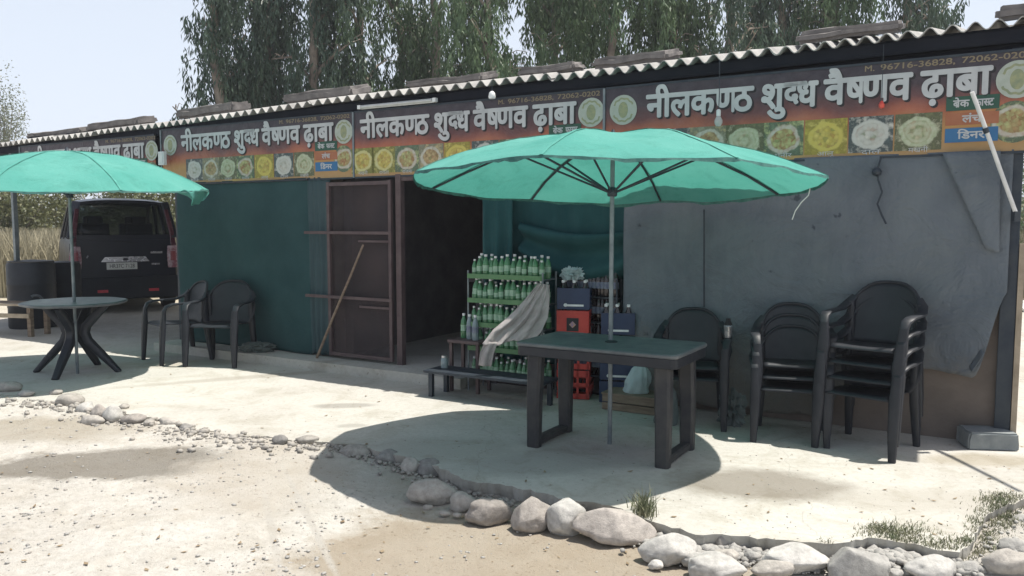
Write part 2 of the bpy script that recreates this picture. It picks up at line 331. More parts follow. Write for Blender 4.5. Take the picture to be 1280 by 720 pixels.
class MB:
    def __init__(s): s.v = []; s.f = []
    def add(s, vs, fs):
        k = len(s.v); s.v += [tuple(v) for v in vs]; s.f += [tuple(i+k for i in f) for f in fs]; return s
    def box(s, c, d, rot=None, taper=1):
        x, y, z = d[0]/2, d[1]/2, d[2]/2
        vs = [Vector((a*x*(taper if q > 0 else 1), b*y*(taper if q > 0 else 1), q*z)) for q in (-1, 1) for b in (-1, 1) for a in (-1, 1)]
        if rot is not None: vs = [rot @ v for v in vs]
        c = Vector(c); vs = [v+c for v in vs]
        return s.add(vs, [(0, 2, 3, 1), (4, 5, 7, 6), (0, 1, 5, 4), (2, 6, 7, 3), (0, 4, 6, 2), (1, 3, 7, 5)])
    def tube(s, pts, r, n=8, cap=True):
        pts = [Vector(p) for p in pts]; rs = r if isinstance(r, (list, tuple)) else [r]*len(pts)
        t0 = (pts[1]-pts[0]).normalized(); up = Vector((0, 0, 1)) if abs(t0.z) < .9 else Vector((1, 0, 0))
        a = t0.cross(up).normalized(); vs = []
        for i, p in enumerate(pts):
            t = (pts[min(i+1, len(pts)-1)]-pts[max(i-1, 0)]).normalized()
            a = (a-t*a.dot(t)).normalized(); b = t.cross(a)
            for k in range(n):
                q = 2*PI*k/n; vs.append(p+(a*math.cos(q)+b*math.sin(q))*rs[i])
        fs = [(i*n+k, i*n+(k+1) % n, (i+1)*n+(k+1) % n, (i+1)*n+k) for i in range(len(pts)-1) for k in range(n)]
        if cap: fs += [tuple(range(n-1, -1, -1)), tuple((len(pts)-1)*n+k for k in range(n))]
        return s.add(vs, fs)
    def sweep(s, pts, w, h, side):
        """flat rectangular bar along pts; w along the vector side, h across"""
        pts = [Vector(p) for p in pts]; vs = []
        for i, p in enumerate(pts):
            t = (pts[min(i+1, len(pts)-1)]-pts[max(i-1, 0)]).normalized()
            sd = Vector(side); sd = (sd-t*sd.dot(t)).normalized(); nn = t.cross(sd)
            ww = w[i] if isinstance(w, (list, tuple)) else w; hh = h[i] if isinstance(h, (list, tuple)) else h
            for a, b in ((-1, -.6), (-.7, -1), (.7, -1), (1, -.6), (1, .6), (.7, 1), (-.7, 1), (-1, .6)): vs.append(p+sd*a*ww/2+nn*b*hh/2)
        n = 8
        fs = [(i*n+k, i*n+(k+1) % n, (i+1)*n+(k+1) % n, (i+1)*n+k) for i in range(len(pts)-1) for k in range(n)]
        fs += [tuple(range(n-1, -1, -1)), tuple((len(pts)-1)*n+k for k in range(n))]
        return s.add(vs, fs)
    def lathe(s, prof, n=12, c=(0, 0, 0)):
        vs = [(c[0]+r*math.cos(2*PI*k/n), c[1]+r*math.sin(2*PI*k/n), c[2]+z) for r, z in prof for k in range(n)]
        fs = [(i*n+k, i*n+(k+1) % n, (i+1)*n+(k+1) % n, (i+1)*n+k) for i in range(len(prof)-1) for k in range(n)]
        fs += [tuple(range(n-1, -1, -1)), tuple((len(prof)-1)*n+k for k in range(n))]
        return s.add(vs, fs)
    def grid(s, fn, nu, nv):
        vs = [fn(i/nu, j/nv) for j in range(nv+1) for i in range(nu+1)]
        return s.add(vs, [(j*(nu+1)+i, j*(nu+1)+i+1, (j+1)*(nu+1)+i+1, (j+1)*(nu+1)+i) for j in range(nv) for i in range(nu)])
    def shell(s, fn, nu, nv, th):
        P = [[Vector(fn(i/nu, j/nv)) for i in range(nu+1)] for j in range(nv+1)]
        top = []; bot = []
        for j in range(nv+1):
            for i in range(nu+1):
                du = P[j][min(i+1, nu)]-P[j][max(i-1, 0)]; dv = P[min(j+1, nv)][i]-P[max(j-1, 0)][i]
                nn = du.cross(dv); nn = nn.normalized() if nn.length > 1e-9 else Vector((0, 0, 1))
                top.append(P[j][i]+nn*th/2); bot.append(P[j][i]-nn*th/2)
        N = len(top); I = lambda i, j: j*(nu+1)+i
        fs = []
        for j in range(nv):
            for i in range(nu):
                fs.append((I(i, j), I(i+1, j), I(i+1, j+1), I(i, j+1)))
                fs.append((N+I(i, j), N+I(i, j+1), N+I(i+1, j+1), N+I(i+1, j)))
        for i in range(nu):
            fs.append((I(i, 0), N+I(i, 0), N+I(i+1, 0), I(i+1, 0))); fs.append((I(i, nv), I(i+1, nv), N+I(i+1, nv), N+I(i, nv)))
        for j in range(nv):
            fs.append((I(0, j), I(0, j+1), N+I(0, j+1), N+I(0, j))); fs.append((I(nu, j), N+I(nu, j), N+I(nu, j+1), I(nu, j+1)))
        return s.add(top+bot, fs)
    def mesh(s, name='m', smooth=False, angle=None):
        me = bpy.data.meshes.new(name); me.from_pydata(s.v, [], s.f); me.validate()
        if smooth:
            for p in me.polygons: p.use_smooth = True
            if angle is not None:
                try: me.set_sharp_from_angle(angle=math.radians(angle))
                except Exception: pass
        return me
    def build(s, name, m, parent=None, smooth=False, angle=35, bevel=0):
        me = s.mesh(name, smooth, angle)
        if bevel:
            bm = bmesh.new(); bm.from_mesh(me)
            bmesh.ops.bevel(bm, geom=bm.edges[:], offset=bevel, segments=2, affect='EDGES', profile=.5); bm.to_mesh(me); bm.free()
        return obj(name, me, m, parent)
def fastmesh(name, V, Fq, m, parent=None):
    me = bpy.data.meshes.new(name); V = np.asarray(V, dtype=np.float32).reshape(-1, 3); Fq = np.asarray(Fq, dtype=np.int32)
    k = Fq.shape[1]; nf = len(Fq)
    me.vertices.add(len(V)); me.vertices.foreach_set('co', V.ravel())
    me.loops.add(nf*k); me.loops.foreach_set('vertex_index', Fq.ravel())
    me.polygons.add(nf); me.polygons.foreach_set('loop_start', np.arange(nf, dtype=np.int32)*k)
    me.update(calc_edges=True); me.validate()
    return obj(name, me, m, parent)
def nz(x, y, z=0): return noise.noise(Vector((x, y, z)))
def fbm(x, y, z=0, o=4): return noise.fractal(Vector((x, y, z)), .9, 2.1, o)

# ---------------------------------------------------------------- ground and concrete apron
edge_px = [(-260, 470), (-120, 478), (0, 492), (45, 500), (85, 503), (130, 512), (180, 520), (240, 536), (300, 545), (350, 548), (410, 552), (440, 556),
           (500, 570), (545, 585), (578, 598), (640, 609), (700, 621), (760, 634), (812, 649), (840, 660), (880, 668), (925, 672), (980, 677), (1045, 679), (1085, 672), (1130, 677), (1170, 686), (1200, 691), (1214, 682), (1222, 662), (1232, 645), (1262, 632), (1300, 622), (1380, 612)]
E2 = []
for i in range(len(edge_px)-1):
    a = G(*edge_px[i]); b = G(*edge_px[i+1]); n_ = max(2, int(math.dist(a, b)/.04))
    for k in range(n_):
        t = k/n_; x = a[0]+(b[0]-a[0])*t; y = a[1]+(b[1]-a[1])*t
        q = fbm(x*3, y*3, 3)*.05+fbm(x*14, y*14, 9)*.03+nz(x*31, y*31)*.012; E2.append((x+q*.3, y+q))
right = [toW(1.9, -.9)[:2], toW(1.7, -.2)[:2], toW(.5, .3)[:2], toW(.3, 4.2)[:2], toW(-9.2, 4.2)[:2], toW(-9.2, .35)[:2], toW(-13.5, .3)[:2], toW(-17, -.2)[:2]]
OUT = E2+[(x, y) for x, y in right]
OUTN = np.array(OUT)
def inside(x, y):
    x1, y1 = OUTN[:, 0], OUTN[:, 1]; x2, y2 = np.roll(x1, -1), np.roll(y1, -1)
    with np.errstate(divide='ignore', invalid='ignore'):
        c = ((y1 > y) != (y2 > y)) & (x < (x2-x1)*(y-y1)/(y2-y1)+x1)
    return c.sum() % 2 == 1
def gh(X, Y):
    lx, ld = toL(X, Y)
    z = -.085+.083*sm(-.3, -1.9, X)
    z += .035*sm(1.5, 2.4, X)+.04*sm(1.0, 2.2, lx)                       # dirt climbs to the slab at the right
    rz_ = sm(1.3, .2, math.hypot((X+3.9)/2.2, (Y-6.6)/.9)); z += rz_*(.018*fbm(X*7, Y*7, 8)+.012*abs(fbm(X*15, Y*15, 3)))
    z += fbm(X*.8, Y*.8)*.012+fbm(X*4, Y*4, 5)*.010+fbm(X*10, Y*10, 2, 4)*.008
    if lx < -13 or ld > .3: z = max(z, -.03)*.5-.01+fbm(X*3, Y*3, 2)*.01
    z -= 1.4*sm(.7, 3.0, lx)*sm(6.2, 9.5, Y)
    return z
def apron_z(X, Y): return 0.0
me = bpy.data.meshes.new('concrete_apron'); bm = bmesh.new()
vs = [bm.verts.new((x, y, 0)) for x, y in OUT]; fc = bm.faces.new(vs)
if fc.normal.z < 0: fc.normal_flip()
r_ = bmesh.ops.extrude_face_region(bm, geom=[fc])
low = [v for v in r_['geom'] if isinstance(v, bmesh.types.BMVert)]
for v in low: v.co.z -= .16; q = fbm(v.co.x*9, v.co.y*9, 4); v.co.y += .05*q+.045; v.co.z += .02*q
bmesh.ops.recalc_face_normals(bm, faces=bm.faces[:]); bmesh.ops.triangulate(bm, faces=[f for f in bm.faces if len(f.verts) > 4])
for f in bm.faces: f.material_index = 0 if f.normal.z > .9 else 1
bm.to_mesh(me); bm.free()
M['slab_edge'] = mat('broken_slab_edge', (.10, .085, .068), (.26, .235, .20), 14, .95, .6, 40)
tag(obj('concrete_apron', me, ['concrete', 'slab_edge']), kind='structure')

def axis(lo, hi, step, far_lo, far_hi, g=1.35):
    a = list(np.arange(lo, hi, step)); s_ = step; x = a[-1]
    while x < far_hi: s_ *= g; x += s_; a.append(x)
    s_ = step; x = a[0]; pre = []
    while x > far_lo: s_ *= g; x -= s_; pre.append(x)
    return pre[::-1]+a
xs = axis(-5.5, 5.5, .05, -1500, 1500); ys = axis(2.4, 9.0, .05, -400, 2200)
V = []
ins = {}
for y in ys:
    for x in xs:
        near = -17 < x < 6 and 2 < y < 16
        z = gh(x, y) if abs(x) < 60 and abs(y) < 60 else (-.02 if x < 10 or y < 6 else -1.4)
        if near and inside(x, y): z = min(z, -.05)
        V.append((x, y, z))
nx_ = len(xs); I_ = np.arange(len(ys)*nx_).reshape(len(ys), nx_)
Q = np.stack([I_[:-1, :-1], I_[:-1, 1:], I_[1:, 1:], I_[1:, :-1]], -1).reshape(-1, 4)
g_ = fastmesh('ground', V, Q, 'dirt'); tag(g_, kind='structure')
for p in g_.data.polygons: p.use_smooth = True

# ---------------------------------------------------------------- the eatery building (local frame: x right, y inward, z up)
B = thing('eatery_building', 'long single storey roadside eatery with corrugated eave and open left bay', 'building', toW(0, 0), ANG)
def bpart(name, m, fn, **k):
    mb = MB(); fn(mb); return mb.build(name, m, B, **k)
XL = -9.12
bpart('plinth', 'concrete', lambda m: m.box((-6.8, 1.83, .05), (4.7, 4.36, .104)))
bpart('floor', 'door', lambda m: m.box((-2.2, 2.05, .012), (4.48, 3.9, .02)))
# brick piers / walls behind the cloths
bpart('wall', 'mudwall', lambda m: m.box((-1.36, .11, 1.04), (2.72, .14, 2.08)))
bpart('wall', 'mudwall', lambda m: m.box((-7.76, .11, 1.11), (2.68, .14, 2.0)))
bpart('wall', 'mudwall', lambda m: m.box((-.07, 2.2, 1.45), (.14, 4.0, 2.9)))
bpart('wall', 'mudwall', lambda m: m.box((-8.94, 2.2, 1.5), (.14, 4.0, 2.9)))
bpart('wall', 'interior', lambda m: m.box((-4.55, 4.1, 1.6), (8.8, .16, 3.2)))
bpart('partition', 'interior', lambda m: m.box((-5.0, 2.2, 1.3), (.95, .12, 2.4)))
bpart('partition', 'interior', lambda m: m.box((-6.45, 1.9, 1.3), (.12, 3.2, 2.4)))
bpart('partition', 'interior', lambda m: m.box((-4.38, .22, 1.1), (.16, .3, 2.2)))
bpart('counter', 'interior', lambda m: (m.box((-5.0, 1.7, .5), (.9, .5, .8)), m.box((-5.0, 1.68, .92), (1.0, .6, .04))))
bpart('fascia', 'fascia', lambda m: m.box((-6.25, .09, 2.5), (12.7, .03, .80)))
def roof_z(x, d): return 2.955+.05*sm(-5, .4, x)-.15*sm(-5, -14.5, x)+(.206-.016*sm(-4, .3, x))*d
BX = [.33-.5*k for k in range(29)]
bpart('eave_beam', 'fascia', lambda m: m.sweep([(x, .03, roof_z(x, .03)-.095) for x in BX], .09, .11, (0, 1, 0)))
for d_ in (1.4, 2.8, 3.9):
    bpart('purlin', 'dark_steel', lambda m: m.sweep([(x, d_, roof_z(x, d_)-.075) for x in BX], .06, .07, (0, 1, 0)))
for k in range(8):
    x_ = .1-k*1.95
    bpart('rafter', 'dark_steel', lambda m: m.sweep([(x_, .12, roof_z(x_, .12)-.16), (x_, 4.1, roof_z(x_, 4.1)-.16)], .06, .08, (1, 0, 0)))
def post(x, d, h, r, m_='dark_steel'):
    mb = MB(); mb.box((x, d, h/2), (r*2, r*2, h)); mb.build('post', m_, B, bevel=.004)
post(-9.09, .035, 2.84, .03); post(-12.98, .035, 2.84, .032, 'steel'); post(0.03, .035, 2.82, .05); post(-13.4, 3.9, 3.6, .04); post(-11.2, 3.9, 3.6, .04)
bpart('post_lit_strip', 'plank', lambda m: m.box((.10, .03, .74), (.036, .11, 1.44)))  # added pale strip stands for the sunlit right side of the corner post
def roof_z(x, d): return 2.955+.05*sm(-5, .4, x)-.15*sm(-5, -14.5, x)+(.206-.016*sm(-4, .3, x))*d
# corrugated roof sheets
PITCHW = .142
for k in range(14):
    x1 = .40-k*1.0; off = random.uniform(-.025, .025); dz = random.uniform(-.006, .006); tlt = random.uniform(-.006, .006)
    def fn(u, v, x1=x1, off=off, dz=dz, tlt=tlt, k=k):
        x = x1-u*1.04; d = -.10+off+v*4.4
        z = roof_z(x, d)+.030*math.sin(2*PI*x/PITCHW)+dz+tlt*u-(.006 if k % 2 else 0)+.01*math.sin(x*.9)+v*.0
        return (x, d, z)
    mb = MB(); mb.shell(fn, 64, 4, .007)
    mb.build('roof_sheet', 'sheet', B, smooth=True, angle=60)
# steel door, folded flat against the front
DR = MB(); dz0, dz1 = .13, 2.06; xa, xb = -6.40, -5.53
for x_ in (xa, xb): DR.box((x_, -.06, (dz0+dz1)/2), (.038, .035, dz1-dz0))
for z_ in (dz0+.025, dz1-.025): DR.box(((xa+xb)/2, -.058, z_), (xb-xa-.039, .032, .038))
door = DR.build('door', 'rust', B)
MB().box(((xa+xb)/2, -.045, 1.1), (xb-xa-.05, .008, 1.9)).build('mesh_screen', 'screen', door)
for z_ in (WL(455, 291)[1], WL(450, 372)[1]):
    MB().box((-6.12, -.09, z_), (1.25, .02, .032)).build('bar', 'rust', door)
    MB().box((-5.75, -.075, z_-.09), (.42, .018, .022)).build('bar', 'rust', door)
post(-5.44, -.01, 2.12, .035, 'rust')
bpart('lintel', 'rust', lambda m: m.box((-4.97, .0, 2.08), (1.0, .06, .06)))

# ---------------------------------------------------------------- hanging cloths and tarpaulin
def hung(name, label, cat, x0, x1, ztop, zbot, d0, m_, folds=14, amp=.02, nu=90, nv=40, th=.004, belly=.0):
    t = thing(name, label, cat, toW(0, 0), ANG)
    def fn(u, v):
        x = x0+(x1-x0)*u; zt = ztop(u) if callable(ztop) else ztop; zb = zbot(u) if callable(zbot) else zbot
        z = zt+(zb-zt)*v
        a = amp*(.35+.65*v)
        d = d0-a*(math.sin(u*folds*2*PI/2+1.3*nz(u*3, v*2, 4))*.6+.9*nz(u*folds*.5, v*1.2, x0))-belly*math.sin(PI*v)*math.sin(PI*u)+.012*fbm(x*2, z*2, x0)
        return (x, d, z)
    mb = MB(); mb.shell(fn, nu, nv, th); mb.build('cloth', m_, t, smooth=True, angle=180); return t
t = hung('shade_net', 'dark teal shade net stretched across the front between the parked SUV and the brown door', 'net', -9.03, -6.72, 2.12, .11, -.03, 'net', 5, .03, 100, 50)
MB().tube([(-9.06, -.05, 2.1), (-6.72, -.05, 2.1)], .012).build('hem_rope', 'dark_steel', t)
hung('faded_curtain', 'narrow faded teal curtain strip between the shade net and the brown door', 'curtain', -6.74, -6.40, 2.12, .12, -.03, 'paleteal', 8, .03, 30, 30)
def zb(u):
    x = -2.9+2.92*u
    if x < -1.25: b = .06
    elif x < -.9: b = .06+(.50-.06)*sm(-1.25, -.9, x)
    elif x < -.3: b = .50+.02*math.sin(x*9)
    else: b = .50+.62*sm(-.17, .03, x)
    return b+.012*math.sin(x*13)
t = hung('tarpaulin', 'big blue grey tarpaulin hanging behind the black chairs on the right', 'tarpaulin', -2.9, .02, lambda u: 2.12-.22*sm(.09, 0, u), zb, -.035, 'tarp', 7, .030, 140, 70, .005)
# seam, folded flap and dangling cord of the tarpaulin
MB().sweep([(WL(884, y_)[0], -.085, WL(884, y_)[1]) for y_ in (262, 300, 340, 383)], .014, .012, (1, 0, 0)).build('seam', 'dark_steel', t)
def flap(u, v):
    p0 = (-.42, 2.11); p1 = (-.06, 2.11); q0 = (-.12, 1.42); q1 = (-.04, 1.40)
    x = (p0[0]+(p1[0]-p0[0])*u)*(1-v)+(q0[0]+(q1[0]-q0[0])*u)*v; z = (p0[1])*(1-v)+(q0[1]+(q1[1]-q0[1])*u)*v
    return (x, -.085-.012*math.sin(u*3)-.01*nz(x*6, z*6), z)
MB().shell(flap, 12, 20, .004).build('flap', 'tarp', t, smooth=True, angle=180)
cp = [WL(x_, y_, -.08) for x_, y_ in ((1102, 196), (1097, 212), (1098, 225), (1103, 240), (1097, 255), (1102, 268), (1108, 280))]
c_ = MB().tube([(a, -.09, b) for a, b in cp], .008, 6).build('cord', 'dark_steel', t)
mb = MB(); kx, kz = WL(1096, 215, -.09); mb.lathe([(.001, -.035), (.03, -.02), (.036, 0), (.025, .025), (.001, .035)], 8, (kx, -.095, kz)); mb.build('knot', 'dark_steel', c_, smooth=True)
mb = MB(); cx_, cz_ = WL(1218, 445, -.05)
mb.shell(lambda u, v: (cx_-.03+.07*u+.02*v, -.075-.05*v*(1-u*.4)+.01*math.sin(u*5), cz_-.08+.14*u-.03*v), 8, 6, .004); mb.build('curled_corner', 'tarp', t, smooth=True, angle=180)
# green curtain behind the racks
t = hung('green_curtain', 'dark green cloth curtain hanging behind the drinks racks', 'curtain', -4.47, -2.62, lambda u: 2.05-.42*sm(.60, 1, u)**1.3, lambda u: .25, .12, 'curtain', 15, .045, 120, 46, .004)
mb = MB()
def swag(u, v):
    x = -4.0+1.35*u; s_ = math.sin(PI*u)
    z = 1.62-.30*v-.22*s_*(.4+v*.8)-.05*u; return (x, .04-.05*math.sin(v*9+u*2)-.02*s_, z)
mb.shell(swag, 40, 16, .004); mb.build('swag', 'curtain', t, smooth=True, angle=180)
hung('inner_drape', 'long green drape hanging at the left of the drinks racks beside the dark doorway', 'drape', WL(603, 300, -.03)[0], WL(640, 300, -.03)[0], 2.06, 1.0, -.02, 'curtain', 5, .05, 40, 30)

# ---------------------------------------------------------------- lettering
def text_mesh(s, size=1.0):
    c = bpy.data.curves.new('t', 'FONT'); c.body = s; c.size = size; c.fill_mode = 'FRONT'; c.offset = 0
    o = bpy.data.objects.new('t', c); COL.objects.link(o); bpy.context.view_layer.update()
    me = bpy.data.meshes.new_from_object(o.evaluated_get(bpy.context.evaluated_depsgraph_get()))
    bpy.data.objects.remove(o); bpy.data.curves.remove(c)
    vs = [tuple(v.co) for v in me.vertices]; fs = [tuple(p.vertices) for p in me.polygons]; bpy.data.meshes.remove(me)
    return vs, fs
def clip(vs, fs, x, keep_left=True):
    bm = bmesh.new(); vv = [bm.verts.new(v) for v in vs]
    for f in fs:
        try: bm.faces.new([vv[i] for i in f])
        except ValueError: pass
    bmesh.ops.bisect_plane(bm, geom=bm.verts[:]+bm.edges[:]+bm.faces[:], plane_co=(x, 0, 0), plane_no=(1, 0, 0), clear_outer=keep_left, clear_inner=not keep_left)
    bm.verts.index_update(); v2 = [tuple(v.co) for v in bm.verts]; f2 = [tuple(v.index for v in f.verts) for f in bm.faces]; bm.free(); return v2, f2
ADV = {}
def compose(parts):
    """parts: strings; ('half', g) drops the stem of g; ('xf', g, sx, sy, dx, dy, adv); -> verts, faces, width"""
    V_, F_, x = [], [], 0
    def put(vs, fs, dx, dy=0):
        k = len(V_); V_.extend((a+dx, b+dy, 0) for a, b, c in vs); F_.extend(tuple(i+k for i in f) for f in fs)
    for p in parts:
        if isinstance(p, str):
            if p.strip() == '': x += .26*len(p); continue
            vs, fs = text_mesh(p); put(vs, fs, x); vb = text_mesh(p.rstrip('ुै़ू')+'')[0] if p[-1] in 'ुै़' else vs
            x += max(v[0] for v in vb)
        elif p[0] == 'half':
            vs, fs = text_mesh(p[1]); xm = max(v[0] for v in vs); vs, fs = clip(vs, fs, xm-p[2]); put(vs, fs, x); x += xm-p[2]
        elif p[0] == 'xf':
            vs, fs = text_mesh(p[1]); vs = [(a*p[2], b*p[3], 0) for a, b, c in vs]; put(vs, fs, x+p[4], p[5]); x += p[6]
        elif p[0] == 'bar':
            _, x0, y0, x1, y1, w_ = p; d_ = Vector((x1-x0, y1-y0, 0)); n_ = Vector((-d_.y, d_.x, 0)).normalized()*w_/2
            a, b = Vector((x0, y0, 0)), Vector((x1, y1, 0)); put([a-n_, b-n_, b+n_, a+n_], [(0, 1, 2, 3)], x)
    return V_, F_, x
WORDS = [['नीलक', ('half', 'ण', .155), 'ठ'], ['शु', ('xf', 'द', .80, .78, 0, .135, .40), ('xf', 'ध', .92, 1, -.04, 0, .50), ('bar', -.90, .60, -.28, .60, .06)],
         ['वै', ('half', 'ष', .155), 'णव'], ['ढ', ('xf', '\u093c', 1, 1, 0, 0, 0), 'ाबा']]
WORDV = []; wx0 = 0
for w__ in WORDS:
    cv = compose(w__); WORDV.append((cv, wx0)); wx0 += cv[2]+.24
NAMEW = wx0-.24
BREAK = [(compose(['बे', ('bar', -.32, -.0, -.10, .16, .06), 'क']), -.12, .10), (compose(['फा', ('half', 'स', .155), 'ट']), .01, .12)]
LUNCH = [(compose(['लंच']), -.06, .12)]; DINNER = [(compose(['िडनर']), -.085, .17)]
PHONES = [(compose([q]), x_, w_) for q, x_, w_ in (('M.', 2.12, .07), ('96716-36828,', 2.23, .49), ('72062-0202', 2.76, .43))]
CAPS = [compose([s_]) for s_ in ('मखनी', 'रायता', 'राजमा', 'पनीर', 'आलू', 'दाल')]
def place_text(comp, x0, z0, width, height_scale, d, bold=.0):
    """as a mesh builder in the sign plane; thick look from shifted copies a hair apart"""
    V_, F_, W_ = comp; sx = width/W_; sz = height_scale; mb = MB(); k = 0
    offs = [(0, 0)] if not bold else [(a*bold, b*bold) for a, b in ((0, 0), (1, 0), (-1, 0), (0, 1), (0, -1), (.7, .7), (-.7, .7), (.7, -.7), (-.7, -.7))]
    for ox_, oz_ in offs:
        mb.add([(x0+v[0]*sx+ox_, d-k*.00025, z0+v[1]*sz+oz_) for v in V_], F_); k += 1
    return mb
# sign materials
def board_mat():
    m, n, b = new_mat('printed_sign_vinyl'); v = coords(n); s_ = nd(n, 'ShaderNodeSeparateXYZ'); n.links.new(v, s_.inputs[0])
    h = math_(n, 'ADD', math_(n, 'MULTIPLY', s_.outputs[2], 1/.7), math_(n, 'MULTIPLY', math_(n, 'SUBTRACT', noi(n, v, 1.6, 4), .5), .42))
    col = ramp(n, h, [(.0, (.36, .23, .10)), (.28, (.42, .22, .07)), (.45, (.36, .11, .06)), (.60, (.13, .05, .048)), (.76, (.05, .034, .042)), (1, (.036, .03, .042))])
    gl = ramp(n, noi(n, v, 1.1, 2), [(.55, (0, 0, 0)), (.68, (.14, .10, .0))])
    lowm = ramp(n, h, [(.30, (1, 1, 1)), (.52, (0, 0, 0))])
    col = mixc(n, 1.0, col, mixc(n, 1, gl, lowm, 'MULTIPLY'), 'ADD')
    dust = ramp(n, noi(n, v, 5, 8, .7), [(.4, (0, 0, 0)), (.8, (.04, .04, .042))]); col = mixc(n, 1, col, dust, 'ADD')
    n.links.new(col, b.inputs['Base Color']); b.inputs['Roughness'].default_value = .45; b.inputs['Specular IOR Level'].default_value = .35
    bump(n, b, noi(n, v, 2.2, 5, .6, 1.0), .6, .05); return m
M['board'] = board_mat()
M['print_white'] = mat('white_letter_print', (.40, .41, .42), (.52, .53, .53), 4, .5)
M['print_dark'] = mat('dark_letter_shadow', (.015, .012, .015), (.02, .018, .02), 4, .5)
M['print_grey'] = mat('gold_number_print', (.20, .16, .10), (.24, .19, .12), 9, .5)
M['p_green'] = mat('green_label_print', (.02, .075, .05), (.03, .09, .06), 8, .5)
M['p_orange'] = mat('orange_label_print', (.32, .11, .05), (.36, .14, .07), 8, .5)
M['p_blue'] = mat('blue_label_print', (.03, .13, .28), (.035, .15, .31), 8, .5)
M['p_logo'] = mat('logo_disc_print', (.34, .38, .32), (.40, .43, .38), 18, .5)
M['p_logo2'] = mat('logo_green_print', (.20, .24, .15), (.30, .31, .17), 25, .5)
def food_mat(name, bgc, plate, f1, f2, rings):
    m, n, b = new_mat(name); v = coords(n)
    oi = nd(n, 'ShaderNodeObjectInfo'); mp = nd(n, 'ShaderNodeMapping'); mp.inputs['Scale'].default_value = (1, 0, 1.15); n.links.new(v, mp.inputs[0])
    ad = nd(n, 'ShaderNodeVectorMath', operation='ADD'); n.links.new(v, ad.inputs[0]); cb = nd(n, 'ShaderNodeCombineXYZ'); n.links.new(math_(n, 'MULTIPLY', oi.outputs['Random'], 9.0), cb.inputs[0]); n.links.new(cb.outputs[0], ad.inputs[1])
    ln = nd(n, 'ShaderNodeVectorMath', operation='LENGTH'); n.links.new(mp.outputs[0], ln.inputs[0])
    v = ad.outputs[0]
    dd = math_(n, 'ADD', ln.outputs['Value'], math_(n, 'MULTIPLY', math_(n, 'SUBTRACT', noi(n, v, 9, 4), .5), .075))
    vo = nd(n, 'ShaderNodeTexVoronoi'); vo.inputs['Scale'].default_value = 34; n.links.new(v, vo.inputs['Vector'])
    sv = nd(n, 'ShaderNodeSeparateColor'); n.links.new(vo.outputs['Color'], sv.inputs[0])
    food = ramp(n, sv.outputs[0], [(.0, f1), (.35, f2), (.6, tuple(c*1.25 for c in f2)), (.85, (.30, .10, .04)), (1, (.10, .20, .05))])
    sh = ramp(n, vo.outputs['Distance'], [(.0, (1.1, 1.1, 1.1)), (.7, (.55, .55, .5))]); food = mixc(n, 1, food, sh, 'MULTIPLY')
    food = mixc(n, .45, food, ramp(n, noi(n, v, 16, 6, .7), [(.35, f1), (.62, f2)]))
    if rings:
        rg = math_(n, 'SINE', math_(n, 'MULTIPLY', dd, 105)); food = mixc(n, math_(n, 'MULTIPLY', math_(n, 'ADD', rg, 1), .33), food, plate)
    mk = ramp(n, dd, [(.090, (0, 0, 0)), (.100, (1, 1, 1))]); pl = ramp(n, dd, [(.120, (0, 0, 0)), (.132, (1, 1, 1))])
    pc = mixc(n, ramp(n, noi(n, v, 30, 4), [(.4, (0, 0, 0)), (.7, (.5, .5, .5))]), plate, f1)
    col = mixc(n, mk, food, pc); back = ramp(n, noi(n, v, 13, 6, .7), [(.32, bgc), (.5, tuple(c*.5 for c in bgc)), (.68, f2)]); col = mixc(n, pl, col, back)
    n.links.new(col, b.inputs['Base Color']); b.inputs['Roughness'].default_value = .5; return m
FM = [food_mat('food_print_1', (.16, .17, .08), (.46, .48, .34), (.16, .24, .08), (.46, .44, .30), True),
      food_mat('food_print_2', (.09, .12, .12), (.50, .50, .46), (.40, .40, .34), (.52, .50, .44), True),
      food_mat('food_print_3', (.46, .38, .06), (.52, .44, .10), (.50, .38, .05), (.55, .46, .12), False),
      food_mat('food_print_4', (.30, .30, .20), (.48, .48, .40), (.20, .10, .04), (.50, .40, .20), False),
      food_mat('food_print_5', (.14, .20, .12), (.46, .46, .38), (.30, .08, .03), (.42, .46, .2), False),
      food_mat('food_print_6', (.28, .28, .06), (.48, .48, .24), (.48, .36, .05), (.52, .46, .14), False)]
def disc(mb, cx, cz, rx, rz_, d, n=32, th=.002):
    vs = [(cx+rx*math.cos(2*PI*k/n), d+q, cz+rz_*math.sin(2*PI*k/n)) for q in (0, th) for k in range(n)]
    mb.add(vs, [tuple(range(n)), tuple(range(2*n-1, n-1, -1))]+[(k, (k+1) % n, n+(k+1) % n, n+k) for k in range(n)]); return mb
SH = .70
